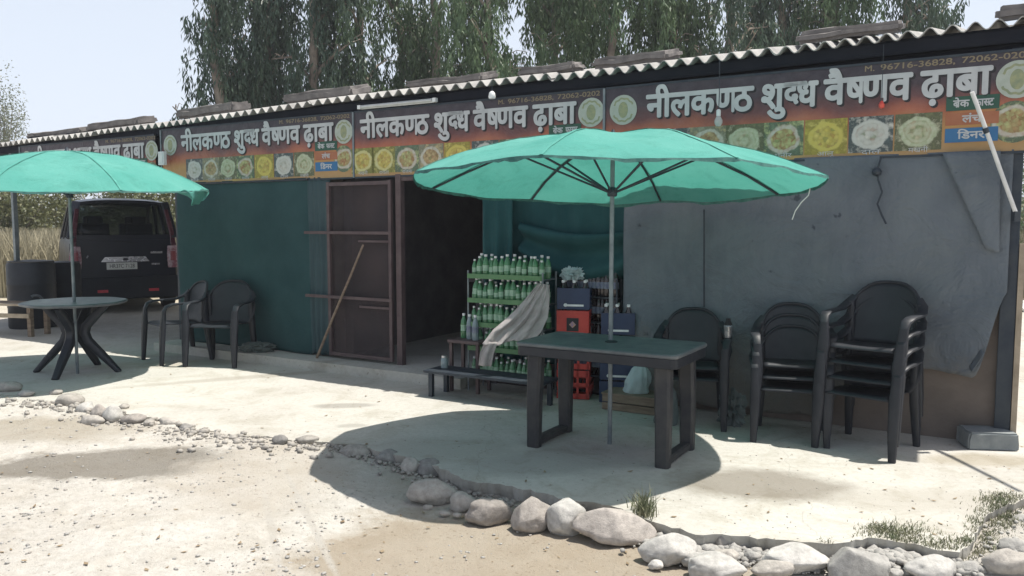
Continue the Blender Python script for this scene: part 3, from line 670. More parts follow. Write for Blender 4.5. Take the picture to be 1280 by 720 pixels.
def sign(label, xl, width, shift, d=-.03, tilt=0):
    """signboard; local origin at lower left of its face; content laid out for a 3.23 m board, moved by shift"""
    t = thing('signboard', label, 'sign', toW(xl, d, 2.10), ANG, 'signboards along the eave')
    t.rotation_euler = (tilt, 0, ANG)
    MB().shell(lambda u, v: (u*width, .006*math.sin(u*5+v*2)*0, v*SH), 24, 6, .012).build('board', 'board', t)
    fr = MB()
    for z_ in (0, SH): fr.box((width/2, .002, z_), (width, .03, .018))
    fr.build('frame', 'dark_steel', t)
    fr = MB(); fr.box((-.012, -.003, SH/2), (.022, .03, SH)); fr.build('edge_strip', 'steel', t)
    def tx(comp, x0, z0, w_, hs, m_, d_, bold, nm):
        mb = place_text(comp, x0+shift, z0, w_, hs, d_, bold)
        if x0+shift < .01:
            v2, f2 = clip(mb.v, mb.f, .012, False); mb = MB(); mb.add(v2, f2)
        mb.build(nm, m_, t)
    sc_ = 2.56/NAMEW
    for cv, wx_ in WORDV:
        for nm, m_, o_, d_, bd in (('word_shadow', 'print_dark', .012, -.0085, .012), ('word', 'print_white', 0, -.0115, .009)):
            tx(cv, .39+wx_*sc_+o_, .420-o_, cv[2]*sc_, .295, m_, d_, bd, nm)
    for cv, x_, w_ in PHONES: tx(cv, x_, .645, w_, .06, 'print_grey', -.0085, .0012, 'phone_number')
    for cx in (.17, 3.105):
        if cx+shift < .1: continue
        lg = disc(MB(), cx+shift, .50, .128, .13, -.0125).build('logo', 'p_logo', t)
        mb = MB(); rr = random.Random(3)
        disc(mb, cx+shift, .50, .045, .07, -.0140)
        mb.build('emblem', 'p_logo2', lg)
        for q in range(2):
            mb = MB(); vs = []
            for k in range(25):
                a = math.radians(25+130*k/24+180*q); jg = .004*math.sin(k*7.3)
                for r in (.088, .104): vs.append((cx+shift+(r+jg)*math.cos(a), -.0140, .50+(r+jg)*1.02*math.sin(a)))
            mb.add(vs, [(2*k, 2*k+1, 2*k+3, 2*k+2) for k in range(24)]); mb.build('logo_writing', 'p_logo2', lg)
    fx = [(.72, 1), (1.03, 3), (1.335, 0), (1.64, 4), (1.96, 2), (2.28, 1), (2.60, 0)] if shift == 0 else [(.45, 5), (.74, 5), (1.05, 4), (1.36, 3), (1.68, 2), (2.01, 1), (2.33, 0), (2.6, 3)]
    for k, (cx, fm) in enumerate(fx):
        cx += shift*0 if shift else 0
        cc = cx+(shift+.30-.24 if shift else 0)-.10
        mb = MB(); mb.box((0, 0, 0), (.310, .002, .270)); o = mb.build('food_picture', FM[fm], t); o.location = (cc, -.0085, .175)
        cw, cf, W_ = CAPS[k % 6]
        cp_ = place_text(CAPS[k % 6], -.06, 0, .13, .05, 0); q = cp_.build('caption', 'print_white', t); q.location = (cc, -.0105, .028)
    # meal labels
    bx = 2.675+shift
    for (zc, m_, comp, hh, wt) in ((.36, 'p_green', BREAK, .10, .24), (.25, 'p_orange', LUNCH, .085, .12), (.135, 'p_blue', DINNER, .10, .17)):
        lb = MB().box((bx+.165, -.0095, zc), (.33, .002, hh)).build('meal_label', m_, t)
        for cv, ox_, w_ in comp: place_text(cv, bx+.165+ox_, zc-.025, w_, .075, -.0115, .002).build('meal_word', 'print_white', lb)
    mb = MB(); disc(mb, 0, 0, .14, .145, 0); o = mb.build('food_picture', FM[4], t); o.location = (3.115+shift-.02 if shift == 0 else width-.16, -.0085, .21)
    return t
sign('signboard nearest the right post, with food pictures above the blue grey tarpaulin', -3.085, 3.25, 0)
sign('middle signboard, its left logo cut off, partly behind the right green parasol, above the doorway', -6.03, 2.93, -.30)
sign('signboard above the teal shade net, between the middle board and the small white box', -9.285, 3.23, 0)
sign('farthest left signboard, mostly hidden behind the left green parasol', -12.60, 3.17, 0).location.z = 2.05

# lamps and small things at the eave
def wpt(px, py, d): x, z = WL(px, py, d); return toW(x, d, z)
t = thing('tube_lamp', 'unlit white tube lamp fixed along the top of the middle signboard', 'lamp', wpt(449, 134, -.09), ANG)
L_ = WL(543, 127, -.09)[0]-WL(449, 134, -.09)[0]
MB().tube([(.03, 0, 0), (L_-.03, 0, .0)], .014, 10).build('tube', 'tube', t, smooth=True)
MB().box((L_/2, .03, .0), (L_, .03, .04)).build('batten', 'white', t)
MB().box((.0, .01, 0), (.04, .04, .04)).box((L_, .01, 0), (.04, .04, .04)).build('holder', 'white', t)
t = thing('hanging_bulb', 'clear glass bulb hanging on a wire in front of the right signboard', 'bulb', wpt(898, 150, -.16), 0)
ztop = 2.92-t.location.z
MB().tube([(0, 0, .05), (.004, 0, .2), (0, 0, ztop)], .004, 5).build('wire', 'dark_steel', t)
MB().lathe([(.001, -.055), (.02, -.05), (.033, -.025), (.034, -.005), (.022, .02), (.014, .035)], 14).build('glass', 'bulb', t, smooth=True)
MB().lathe([(.016, .03), (.018, .04), (.018, .075), (.01, .085)], 12).build('socket', 'white', t, smooth=True)
t = thing('red_bulb', 'small red bulb hanging in front of the right signboard', 'bulb', wpt(1102, 131, -.1), 0)
MB().lathe([(.001, -.03), (.018, -.02), (.022, 0), (.012, .02), (.008, .03)], 12).build('glass', 'redbulb', t, smooth=True)
MB().lathe([(.012, .028), (.012, .05)], 8).build('socket', 'rust', t); MB().tube([(0, 0, .05), (0, 0, 2.92-t.location.z)], .0025, 5).build('wire', 'dark_steel', t)
t = thing('lamp_holder', 'empty lamp holder hanging from the eave above the middle signboard', 'lamp holder', wpt(615, 118, -.15), 0)
MB().lathe([(.03, -.04), (.035, -.02), (.028, .015), (.012, .03)], 12).build('socket', 'white', t, smooth=True)
MB().tube([(0, 0, .03), (0, 0, 2.93-t.location.z)], .004, 5).build('wire', 'dark_steel', t)
t = thing('junction_box', 'small white box in the gap between the two left signboards', 'electrical box', wpt(203, 198, -.12), ANG)
MB().box((0, 0, 0), (.11, .05, .17)).build('case', 'white', t, bevel=.006)
MB().box((0, -.028, .0), (.08, .006, .13)).build('cover', 'white_pipe', t)
# white pipe standing out from the corner
a = wpt(1215, 115, -.35); b_ = wpt(1270, 267, -.10)
t = thing('white_pipe', 'thin white pipe slanting across the right end of the signboards', 'pipe', a)
va = Vector(b_)-Vector(a)
MB().tube([(0, 0, 0), va*.3+Vector((0, 0, .006)), va*.65, va], .014, 10).build('pipe_tube', 'white_pipe', t, smooth=True)
MB().tube([va*.29, va*.33], .019, 10).build('joint', 'dark_steel', t)
MB().box(va+Vector((0, 0, -.02)), (.04, .04, .07)).build('end_bracket', 'dark_steel', t)
t = thing('bamboo_pole', 'thin bamboo pole poking out over the right corner of the roof', 'pole', (4.10, 5.85, 2.99))
MB().tube([(0, .9, .22), (.0, -.4, -.02), (-.01, -1.05, -.10)], [.024, .022, .018], 8).build('culm', 'wood', t, smooth=True)
mb = MB()
for q in (-.8, -.3, .2): mb.tube([(0, q, -.02+.05*max(0, q)), (0, q-.015, -.02+.05*max(0, q))], .027, 8)
mb.build('node_ring', 'wood', t)
# weights on the roof
def slab_thing(label, px0, px1, dz, hgt, d=.28):
    x0 = WL(px0, 60, d)[0]; x1 = WL(px1, 60, d)[0]; L = x1-x0; xc = (x0+x1)/2
    wx = toW(xc, d, roof_z(xc, d)+.026+hgt/2-.004); tl = math.atan((roof_z(x0, d)-roof_z(x1, d))/L)
    me = bpy.data.meshes.new('slab'); bm = bmesh.new(); bmesh.ops.create_cube(bm, size=1)
    bmesh.ops.scale(bm, vec=(L, .34, hgt), verts=bm.verts)
    bmesh.ops.subdivide_edges(bm, edges=[e for e in bm.edges if e.calc_length() > .3], cuts=9, use_grid_fill=True)
    bmesh.ops.bevel(bm, geom=[e for e in bm.edges if e.is_manifold and e.calc_face_angle(0) > 1], offset=.03, segments=2, affect='EDGES')
    for v in bm.verts:
        q = fbm(v.co.x*3+px0, v.co.y*4, v.co.z*5); v.co += Vector((q*.03, q*.02, q*.016))
    bm.to_mesh(me); bm.free()
    for p in me.polygons: p.use_smooth = True
    me.set_sharp_from_angle(angle=.7)
    o = obj('roof_slab', me, 'slab'); o.location = wx; o.rotation_euler = (math.atan(.2), tl, ANG+random.uniform(-.02, .02))
    tag(o, label, 'slab', 'stone slabs weighing down the roof edge'); return o
slab_thing('long stone slab on the roof edge above the word at the right signboard middle', 1000, 1128, 0, .09)
slab_thing('stone slab on the roof edge at the far right corner', 1244, 1330, 0, .10)
slab_thing('stone slab on the roof edge directly above the right green parasol', 748, 845, 0, .09)
slab_thing('low thin slab on the roof edge just left of the parasol slab', 655, 725, 0, .09)
slab_thing('stone slab on the roof edge above the right half of the middle signboard', 516, 612, 0, .09)
slab_thing('stone slab on the roof edge above the unlit tube lamp', 364, 450, 0, .12)
slab_thing('stone slab on the roof edge left of the drooping eucalyptus trunks', 229, 300, 0, .12)
slab_thing('stone slab on the roof edge above the farthest left signboard', 116, 182, 0, .11)
slab_thing('leftmost stone slab on the roof edge above the left parasol', 40, 108, 0, .09)

# ---------------------------------------------------------------- parasols
def parasol(label, px, py, R, zr, crown, tx_, ty_, ph, seed):
    gx, gy = G(px, py); t = thing('parasol', label, 'parasol', (gx, gy, 0), 0, 'green parasols'); rnd = random.Random(seed)
    rot = Matrix.Rotation(tx_, 3, 'X') @ Matrix.Rotation(ty_, 3, 'Y')
    NR = 8
    def surf(r, a):
        s_ = abs(math.sin((a-ph)*NR/2))             # 0 at a rib, 1 between ribs
        rr = r*R*(1-.035*s_*r*r)
        z = crown*(1-r**2.1)-.024*s_*math.sin(PI*min(1, r*1.05))*1.0-.02*s_*r
        z += .014*fbm(rr*math.cos(a)*2.2, rr*math.sin(a)*2.2, seed)*min(1, r*3)
        v = rot @ Vector((rr*math.cos(a), rr*math.sin(a)*(.87 if seed == 3 else 1)-(.06 if seed == 3 else 0)*r*r, z)); v.z += zr; return v
    mb = MB(); NA, NB = 96, 22
    vs = [surf(j/NB, 2*PI*i/NA) for j in range(1, NB+1) for i in range(NA)]; top = surf(0, 0)
    fs = [(j*NA+i, j*NA+(i+1) % NA, (j+1)*NA+(i+1) % NA, (j+1)*NA+i) for j in range(NB-1) for i in range(NA)]
    k = len(vs); fs += [(k, (i+1) % NA, i) for i in range(NA)]
    mb.add([tuple(v) for v in vs]+[tuple(top)], fs); mb.build('canopy', 'canopy', t, smooth=True, angle=180)
    # hem: a narrow dark binding that hangs a few cm
    NH = 200; hv = []
    for i in range(NH):
        a = 2*PI*i/NH; p = surf(1, a); dr = .014+.02*abs(fbm(a*7, seed, 1))+.004*math.sin(a*23)
        hv.append(tuple(p)); hv.append((p.x*1.004, p.y*1.004, p.z-dr))
    MB().add(hv, [(2*i, 2*((i+1) % NH), 2*((i+1) % NH)+1, 2*i+1) for i in range(NH)]).build('hem', 'edging', t)
    # crumpled white edge bits
    hub = rot @ Vector((0, 0, crown-.02)); hub.z += zr; run = Vector((hub.x*.4, hub.y*.4, zr-.07))
    MB().tube([(0, 0, -.02), (run.x*.6, run.y*.6, run.z*.6), tuple(run), tuple(hub+Vector((0, 0, .03)))], .0165, 10).build('pole', 'steel', t, smooth=True)
    MB().lathe([(.03, -.02), (.036, -.01), (.036, .03), (.025, .045)], 10, tuple(run)).build('runner', 'dark_steel', t, smooth=True)
    MB().lathe([(.035, -.02), (.04, 0), (.02, .03), (.008, .06)], 10, tuple(hub)).build('hub', 'dark_steel', t, smooth=True)
    for k in range(NR):
        a = ph+2*PI*k/NR
        pts = [surf(q, a)-Vector((0, 0, .012)) for q in (.02, .2, .4, .6, .8, .99)]
        MB().sweep([surf(q/12, a)+Vector((0, 0, .003)) for q in range(1, 13)], .022, .002, (-math.sin(a), math.cos(a), 0)).build('seam', 'seam', t)
        rb = MB().tube(pts, .0085, 6).build('rib', 'dark_steel', t)
        MB().tube([tuple(run), tuple(surf(.52, a)-Vector((0, 0, .018)))], .0085, 6).build('strut', 'dark_steel', rb)
    return t, surf
t, S1 = parasol('right green parasol, standing over the rectangular black table', 762, 555, 1.435, 1.885, .345, -.078, .018, PI/8, 3)
# loose thread hanging from its right tip
q = S1(1, 0); MB().tube([tuple(q), (q.x-.01, q.y, q.z-.05), (q.x-.06, q.y, q.z-.10), (q.x-.10, q.y, q.z-.16), (q.x-.12, q.y, q.z-.22)], .004, 5).build('loose_thread', 'white_pipe', t)
t, S2 = parasol('left green parasol with a torn drooping corner, beside the parked SUV', 97, 467, 1.42, 1.965, .40, .048, .0, 0.02, 11)
q = S2(1, 0)
def rag(u, v):
    a = -.26+.5*u; p = S2(1-.03*v, a); return (p.x+.05*v*math.sin(u*9), p.y+.06*math.sin(u*14)*v-.02, p.z-.19*v*(.25+.75*math.sin(PI*min(1, u*1.05))**1.0)+.03*nz(u*7, v*3))
MB().shell(rag, 36, 8, .004).build('torn_flap', 'canopy', t, smooth=True, angle=180)

# ---------------------------------------------------------------- rectangular table
tx0, ty0 = .705, 5.63
t = thing('rectangular_table', 'rectangular black plastic table under the right green parasol', 'table', (tx0, ty0, 0), ANG)
LT, WT, ZT = 1.20, .68, .765
def rrect(hx, hy, r, n=5):
    return [(sx*(hx-r)+r*math.cos(a), sy*(hy-r)+r*math.sin(a)) for sx, sy, a0 in ((1, 1, 0), (-1, 1, 90), (-1, -1, 180), (1, -1, 270)) for a in [math.radians(a0+90*k/n) for k in range(n+1)]]
def slab_round(mb, hx, hy, r, z0, z1, e=.008):
    rings = [(e, z0), (0, z0+e), (0, z1-e), (e, z1)]; n = None
    for q, z in rings:
        ring = rrect(hx-q, hy-q, max(.005, r-q)); n = len(ring); mb.v += [(x, y, z) for x, y in ring]
    k = len(mb.v)-4*n
    for j in range(3): mb.f += [(k+j*n+i, k+j*n+(i+1) % n, k+(j+1)*n+(i+1) % n, k+(j+1)*n+i) for i in range(n)]
    mb.f += [tuple(k+i for i in range(n-1, -1, -1)), tuple(k+3*n+i for i in range(n))]; return mb
top = slab_round(MB(), LT/2, WT/2, .05, ZT-.03, ZT).build('tabletop', 'tabletop', t, smooth=True, angle=40)
slab_round(MB(), LT/2-.008, WT/2-.008, .045, ZT-.095, ZT-.031, .003).build('apron_rim', 'plastic', t, smooth=True, angle=40)
for sx in (-1, 1):
    for sy in (-1, 1):
        MB().sweep([(sx*.475, sy*.235, ZT-.07), (sx*.485, sy*.245, .35), (sx*.485, sy*.25, .0)], [.115, .105, .095], [.09, .085, .075], (1, 0, 0)).build('leg', 'plastic_worn', t, smooth=True, angle=40)
    MB().sweep([(sx*.485, -.25, .03), (sx*.485, -.1, .035), (sx*.485, .1, .035), (sx*.485, .25, .03)], .07, .055, (1, 0, 0)).build('foot_runner', 'plastic_worn', t, smooth=True, angle=40)
MB().lathe([(.04, -.004), (.045, .0), (.045, .006), (.03, .01)], 14, (0, 0, ZT)).build('hole_collar', 'plastic', t, smooth=True)

# ---------------------------------------------------------------- round table
gx, gy = G(97, 465)
t = thing('round_table', 'round black plastic table with splayed legs under the left green parasol', 'table', (gx, gy, 0), .15)
mb = MB(); nn = 8; RT = .51; prof = [(RT-.06, .735), (RT-.012, .742), (RT, .755), (RT, .765), (RT-.012, .775)]
vs = []
for r, z in prof:
    for k in range(64):
        a = 2*PI*k/64; rr = r*(1-.02*math.cos(nn*a)); vs.append((rr*math.cos(a), rr*math.sin(a), z))
fs = [(j*64+k, j*64+(k+1) % 64, (j+1)*64+(k+1) % 64, (j+1)*64+k) for j in range(4) for k in range(64)]+[tuple(4*64+k for k in range(64)), tuple(63-k for k in range(64))]
mb.add(vs, fs); mb.build('tabletop', 'tabletop', t, smooth=True, angle=30)
for k in range(4):
    a = -PI/2-.15+k*PI/2+.02; c, s_ = math.cos(a), math.sin(a)
    pts = [(c*r, s_*r, z) for r, z in ((.34, .735), (.23, .63), (.12, .51), (.095, .43), (.13, .34), (.28, .18), (.45, .0))]
    MB().sweep(pts, [.06, .09, .095, .095, .095, .085, .065], [.06, .08, .08, .08, .075, .07, .045], (-s_, c, 0)).build('leg', 'plastic', t, smooth=True, angle=45)

# ---------------------------------------------------------------- plastic chairs
def chair(label, loc, rz, group=None, m_='plastic'):
    t = thing('plastic_chair', label, 'chair', loc, rz, group)
    # front is -y
    def seat(u, v):
        x = (u-.5)*.44*(1-.10*v); y = -.23+.44*v; z = .43-.03*v-.018*math.sin(PI*u)*math.sin(PI*v)
        if v < .1: z -= (.1-v)*.28
        return (x, y, z)
    MB().shell(seat, 12, 12, .008).build('seat', m_, t, smooth=True, angle=180)
    def back(u, v):
        q = (u-.5)*2; hw = .225+.06*math.sin(PI*min(1, v*.85)); topz = .845-.17*abs(q)**3.2; z = .40+(topz-.40)*v
        return (q*hw, .20+.13*v-.10*q*q*(.25+.75*v), z)
    MB().shell(back, 18, 12, .008).build('backrest', m_, t, smooth=True, angle=180)
    rim = [back(u, 1) for u in [k/14 for k in range(15)]]
    MB().sweep(rim, .026, .022, (0, 1, .3)).build('rim', m_, t, smooth=True, angle=60)
    for s_ in (-1, 1):
        pts = [(s_*.225, .245, .735), (s_*.262, .205, .682), (s_*.282, .12, .645), (s_*.288, -.02, .642), (s_*.285, -.14, .638), (s_*.275, -.20, .615), (s_*.268, -.225, .56)]
        MB().sweep(pts, [.05, .07, .07, .07, .07, .065, .055], [.03, .024, .02, .02, .022, .026, .03], (1, 0, 0)).build('armrest', m_, t, smooth=True, angle=60)
        MB().sweep([(s_*.268, -.222, .575), (s_*.262, -.235, .42), (s_*.262, -.25, .2), (s_*.265, -.262, .0)], [.06, .075, .065, .046], [.03, .05, .045, .036], (1, 0, 0)).build('leg', m_, t, smooth=True, angle=60)
        MB().sweep([(s_*.235, .225, .70), (s_*.232, .22, .5), (s_*.232, .25, .3), (s_*.245, .285, .0)], [.04, .06, .06, .044], [.06, .07, .055, .04], (1, 0, 0)).build('leg', m_, t, smooth=True, angle=60)
    return t
face = lambda dx, dy: math.atan2(dy, dx)+PI/2     # turn so that the chair's front (-y) looks along dx, dy
def lpos(x, d, z=0): return toW(x, d, z)
c0 = chair('upper chair of the pair just behind the rectangular table, a cup on its arm', lpos(-2.12, -.45, .09), face(-.25, -1), 'black plastic chairs')
c0.scale = (.95, .95, .95)
def put_chair(p, rz, label, k=.95):
    o = dup(c0, p, rz, label); o.scale = (k, k, k); return o
put_chair(lpos(-2.12, -.45, 0), face(-.25, -1), 'lower chair of the pair just behind the rectangular table')
pm = lpos(-1.34, -.50)
for k, nm in enumerate(('bottom', 'middle', 'top')):
    put_chair((pm[0]+.012*k, pm[1]+.028*k, .085*k), face(-.35, -1)+.02*k, nm+' chair of the middle stack against the tarpaulin')
ps = lpos(-.80, -.53)
for k, nm in enumerate(('lowest', 'second lowest', 'second highest', 'topmost')):
    fx_, fy_ = -.70, -.71
    put_chair((ps[0]-fx_*.018*k, ps[1]-fy_*.018*k, .108*k), face(fx_, fy_)+.03*(k % 2), nm+' chair of the tall tilting stack by the right corner post', 1.0)
g1 = G(216, 452); put_chair((g1[0], g1[1]+.12, 0), face(-.72, -.69), 'black plastic chair beside the back of the parked SUV, facing left', 1.08)
g1 = G(273, 455); put_chair((g1[0]+.02, g1[1]+.06, 0), face(-.12, -.99), 'black plastic chair against the teal shade net, behind the other left one', 1.1)
# labels stuck on the stacked chairs
# things on the arm of the pair of chairs
ca = toW(-2.12, -.45); rz0 = face(-.25, -1)
def on_chair(x, y, z):
    x *= .95; y *= .95; z = .09+.655*.95
    return (ca[0]+x*math.cos(rz0)-y*math.sin(rz0), ca[1]+x*math.sin(rz0)+y*math.cos(rz0), z)
t = thing('steel_cup', 'shiny steel cup resting on the chair arm behind the table', 'cup', on_chair(.286, -.10, .752))
MB().lathe([(.024, 0), (.03, .03), (.034, .085), (.036, .09), (.033, .088), (.028, .03), (.002, .012)], 14).build('bowl', 'silver', t, smooth=True)
t = thing('dark_flask', 'small dark flask with a white band beside the steel cup', 'flask', on_chair(.288, .0, .752))
MB().lathe([(.028, 0), (.03, .01), (.03, .10), (.018, .12), (.018, .14)], 14).build('flask_body', 'black', t, smooth=True)
MB().lathe([(.0315, .06), (.0315, .085)], 14).build('band', 'white', t, smooth=True)

# ---------------------------------------------------------------- drinks racks and crates
def bottle(label, loc, body, labm, group, h=.22, cap='rackgreen'):
    t = thing('drink_bottle', label, 'bottle', loc, 0, group); r = .03*h/.22
    MB().lathe([(r*.85, 0), (r, .012), (r, h*.3), (r*.9, h*.42), (r, h*.55), (r*.8, h*.72), (r*.38, h*.86), (r*.38, h*.93)], 9).build('glass', body, t, smooth=True)
    MB().lathe([(r*1.03, h*.30), (r*.96, h*.42), (r*1.03, h*.54)], 9).build('label_band', labm, t, smooth=True)
    MB().lathe([(r*.45, h*.91), (r*.45, h)], 8).build('cap', cap, t, smooth=True); return t
rx0, rz0_ = WL(598, 350, -.16); rx1 = WL(690, 350, -.16)[0]
t = thing('bottle_rack', 'green wire rack full of green soft drink bottles in front of the curtain', 'rack', toW(0, 0), ANG)
shelves = [.13, .40, .63, .86, 1.09]
RD = (-.34, -.08)
for x_ in (rx0, rx1):
    for d_ in RD: MB().tube([(x_, d_, .0), (x_, d_, 1.16)], .009, 6).build('upright', 'steel', t)
for z_ in shelves:
    mb = MB(); 
    for k in range(5): mb.tube([(rx0, RD[0]+(RD[1]-RD[0])*k/4, z_), (rx1, RD[0]+(RD[1]-RD[0])*k/4, z_)], .005, 5)
    for k in range(9): q = rx0+(rx1-rx0)*k/8; mb.tube([(q, RD[0], z_-.003), (q, RD[1], z_-.003)], .004, 5)
    mb.build('shelf', 'steel', t)
    MB().box(((rx0+rx1)/2, RD[0]-.012, z_+.018), (rx1-rx0, .006, .045)).build('shelf_card', 'rackgreen', t)
b0 = None
rl = ['lowest', 'second lowest', 'middle', 'second highest', 'highest']
ORD = ['first', 'second', 'third', 'fourth', 'fifth', 'sixth', 'seventh', 'eighth', 'ninth', 'tenth', 'eleventh', 'twelfth', 'thirteenth']
for si, z_ in enumerate(shelves):
    for row in range(2):
        for k in range(13):
            x_ = rx0+.04+(rx1-rx0-.07)*k/12+random.uniform(-.008, .008); p = toW(x_, RD[0]+.05+row*.11, z_+.006)
            lab = '%s green bottle from left, %s row, %s shelf of the wire rack' % (ORD[k], ('front', 'back')[row], rl[si])
            if b0 is None: b0 = bottle(lab, p, 'bottle_green', 'label_green', 'bottles on the wire rack', .19, 'white')
            else:
                q = dup(b0, p, random.uniform(0, 6), lab)
                s_ = random.uniform(.86, 1.18); q.scale = (s_*1.12, s_*1.12, s_); q.rotation_euler = (random.uniform(-.05, .05), random.uniform(-.07, .07), random.uniform(0, 6))
# some clear bottles at the left foot of the rack
bw = None
for k, (px, py) in enumerate(((580, 432), (590, 430), (600, 431))):
    x_, z_ = WL(px, py, -.3); p = toW(x_, -.3-.04*k, 0)
    lab = ('greenish bottle standing on the small wooden stool, leftmost', 'clear bottle in the middle of the small wooden stool', 'clear bottle on the right of the small wooden stool')[k]
    if k == 0: STX = x_
    q = bottle(lab, (p[0], p[1], .50), ('bottle_green', 'bottle_clear', 'bottle_clear')[k], ('label_green', 'label_grey', 'label_grey')[k], None, .24, 'white')
t = thing('wooden_stool', 'small dark wooden stool at the left foot of the bottle rack', 'stool', toW(STX+.10, -.34, 0), ANG)
MB().box((0, 0, .485), (.36, .26, .03)).build('seat', 'rust', t, bevel=.004)
for sx in (-1, 1):
    for sy in (-1, 1): MB().box((sx*.15, sy*.10, .235), (.03, .03, .47)).build('leg', 'rust', t)
MB().box((0, -.10, .2), (.27, .02, .03)).build('stretcher', 'wood', t)

def crate(label, loc, rz, m_, group, w_=.30, dd=.40, h=.272):
    t = thing('drinks_crate', label, 'crate', loc, rz, group)
    mb = MB(); e = .012
    for sx in (-1, 1):
        for z_, hh in ((.03, .05), (h*.5, .035), (h-.035, .06)): mb.box((sx*(w_/2-e/2), 0, z_), (e, dd-.026, hh))
        for k in range(5): mb.box((sx*(w_/2-e/2-.001), -dd/2+.03+k*(dd-.06)/4, h/2), (e-.002, .016, h-.012))
    for sy in (-1, 1):
        for z_, hh in ((.03, .05), (h*.5, .035), (h-.035, .06)): mb.box((0, sy*(dd/2-e/2), z_), (w_, e, hh))
        for k in range(4): mb.box((-w_/2+.02+k*(w_-.04)/3, sy*(dd/2-e/2+.001), h/2), (.02, e-.002, h-.012))
    mb.build('crate_shell', m_, t); MB().box((0, 0, .008), (w_-.026, dd-.026, .012)).build('base', m_, t); return t
gx, gy = G(722, 500); sl_, sd_ = toL(gx, gy+.22)
cr_rz = ANG+.32
zc = 0
cA = toW(sl_, sd_)
r0 = crate('bottom red crate of the stack right of the bottle rack', (cA[0], cA[1], 0), cr_rz, 'red_crate', 'stacked drinks crates')
r1 = dup(r0, (cA[0], cA[1], .275), cr_rz+.03, 'middle red crate of the stack right of the bottle rack')
r2 = dup(r0, (cA[0], cA[1], .55), cr_rz-.02, 'topmost red crate, with a black square emblem, under the blue one')
pn = MB().box((0, -.204, .135), (.296, .005, .255)).build('face_plate', 'red_crate', r2)
MB().box((0, -.2085, .14), (.11, .003, .12)).build('emblem_square', 'ink', pn)
MB().box((0, -.2105, .14), (.045, .002, .045), Matrix.Rotation(PI/4, 3, 'Y')).build('emblem_diamond', mat('emblem_yellow', (.5, .3, .08), (.15, .12, .4), 40, .5), pn)
bl = crate('dark blue crate with white script on top of the red crates', (cA[0], cA[1], .825), cr_rz, 'blue_crate', 'stacked drinks crates', .30, .40, .20)
fp = MB().box((0, -.204, .10), (.296, .005, .19)).build('face_plate', 'blue_crate', bl)
mb = MB(); mb.box((.02, -.2085, .04), (.15, .003, .018)); disc(mb, -.07, .042, .018, .016, -.209, 14); mb.build('white_script', 'white', fp)
cB = toW(sl_+.40, sd_+.06)
for k in range(4):
    dup(bl, (cB[0], cB[1], k*.205), cr_rz+.02*k, ('lowest', 'second', 'third', 'top')[k]+' dark blue crate of the stack behind the parasol pole')
cC = toW(sl_-.02, sd_+.42)
cD = toW(sl_+.42, sd_-.33)
# dark bottles inside the top crates
db = None
for (c_, zz, nm) in ((cA, .84, 'dark cola bottle in the blue crate above the red ones'), (cB, .635, 'dark cola bottle in the top crate behind the parasol pole')):
    for i in range(3):
        for j in range(4):
            lx_ = -.10+.1*i; ly_ = -.15+.1*j; p = (c_[0]+lx_*math.cos(cr_rz)-ly_*math.sin(cr_rz), c_[1]+lx_*math.sin(cr_rz)+ly_*math.cos(cr_rz), zz)
            nm2 = nm.replace('dark cola bottle', '%s cola bottle of the %s row' % (ORD[i], ORD[j]))
            if db is None: db = bottle(nm2, p, 'bottle_dark', 'label_grey', 'cola bottles standing in crates', .25, 'white')
            else: dup(db, p, random.uniform(0, 6), nm2)
# second wire rack with dark bottles between green rack and crates
rx2 = WL(697, 350, -.2)[0]; rx3 = WL(790, 350, .02)[0]
t = thing('cola_rack', 'dark steel rack of small cola bottles standing behind the crates', 'rack', toW(0, 0), ANG)
for x_ in (rx1+.05, rx3-.12):
    for d_ in (-.02, .02+.06): MB().tube([(x_, d_-.02, 0), (x_, d_-.02, 1.1)], .009, 6).build('upright', 'dark_steel', t)
for si, z_ in enumerate((.2, .45, .7, .93)):
    MB().box(((rx1+rx3)/2-.03, .02, z_), (rx3-rx1-.17, .10, .012)).build('shelf', 'dark_steel', t)
    n_ = 12
    for k in range(n_):
        dup(db, toW(rx1+.10+(rx3-rx1-.26)*k/(n_-1), .02, z_+.008), random.uniform(0, 6), '%s cola bottle from the left on the %s shelf of the dark rack' % (ORD[k], ('lowest', 'second', 'third', 'top')[si]), 'cola bottles on the dark rack')
# crumpled white plastic wrap on the blue crate
def crumple(name, label, cat, loc, size, m_, seed, sub=4, sq=1.0, parts=None):
    me = bpy.data.meshes.new(name); bm = bmesh.new(); bmesh.ops.create_icosphere(bm, subdivisions=sub, radius=.5)
    for v in bm.verts:
        d_ = v.co.normalized(); q = abs(nz(d_.x*2.3+seed, d_.y*2.3, d_.z*2.3))*1.1+abs(nz(d_.x*6, d_.y*6+seed, d_.z*6))*.5
        v.co = v.co*(1.15-q*sq)
        if v.co.z < -.32: v.co.z = -.32
        v.co.z += .32
    bmesh.ops.scale(bm, vec=size, verts=bm.verts); bm.to_mesh(me); bm.free()
    for p in me.polygons: p.use_smooth = True
    try: me.set_sharp_from_angle(angle=.6)
    except Exception: pass
    o = obj(name, me, m_); o.location = loc; return tag(o, label, cat)
crumple('plastic_wrap', 'torn white plastic wrap lying on the bottles of the blue crate', 'plastic wrap', (cA[0]-.04, cA[1]-.06, 1.085), (.24, .18, .17), 'bag', 5, 4, 1.3)
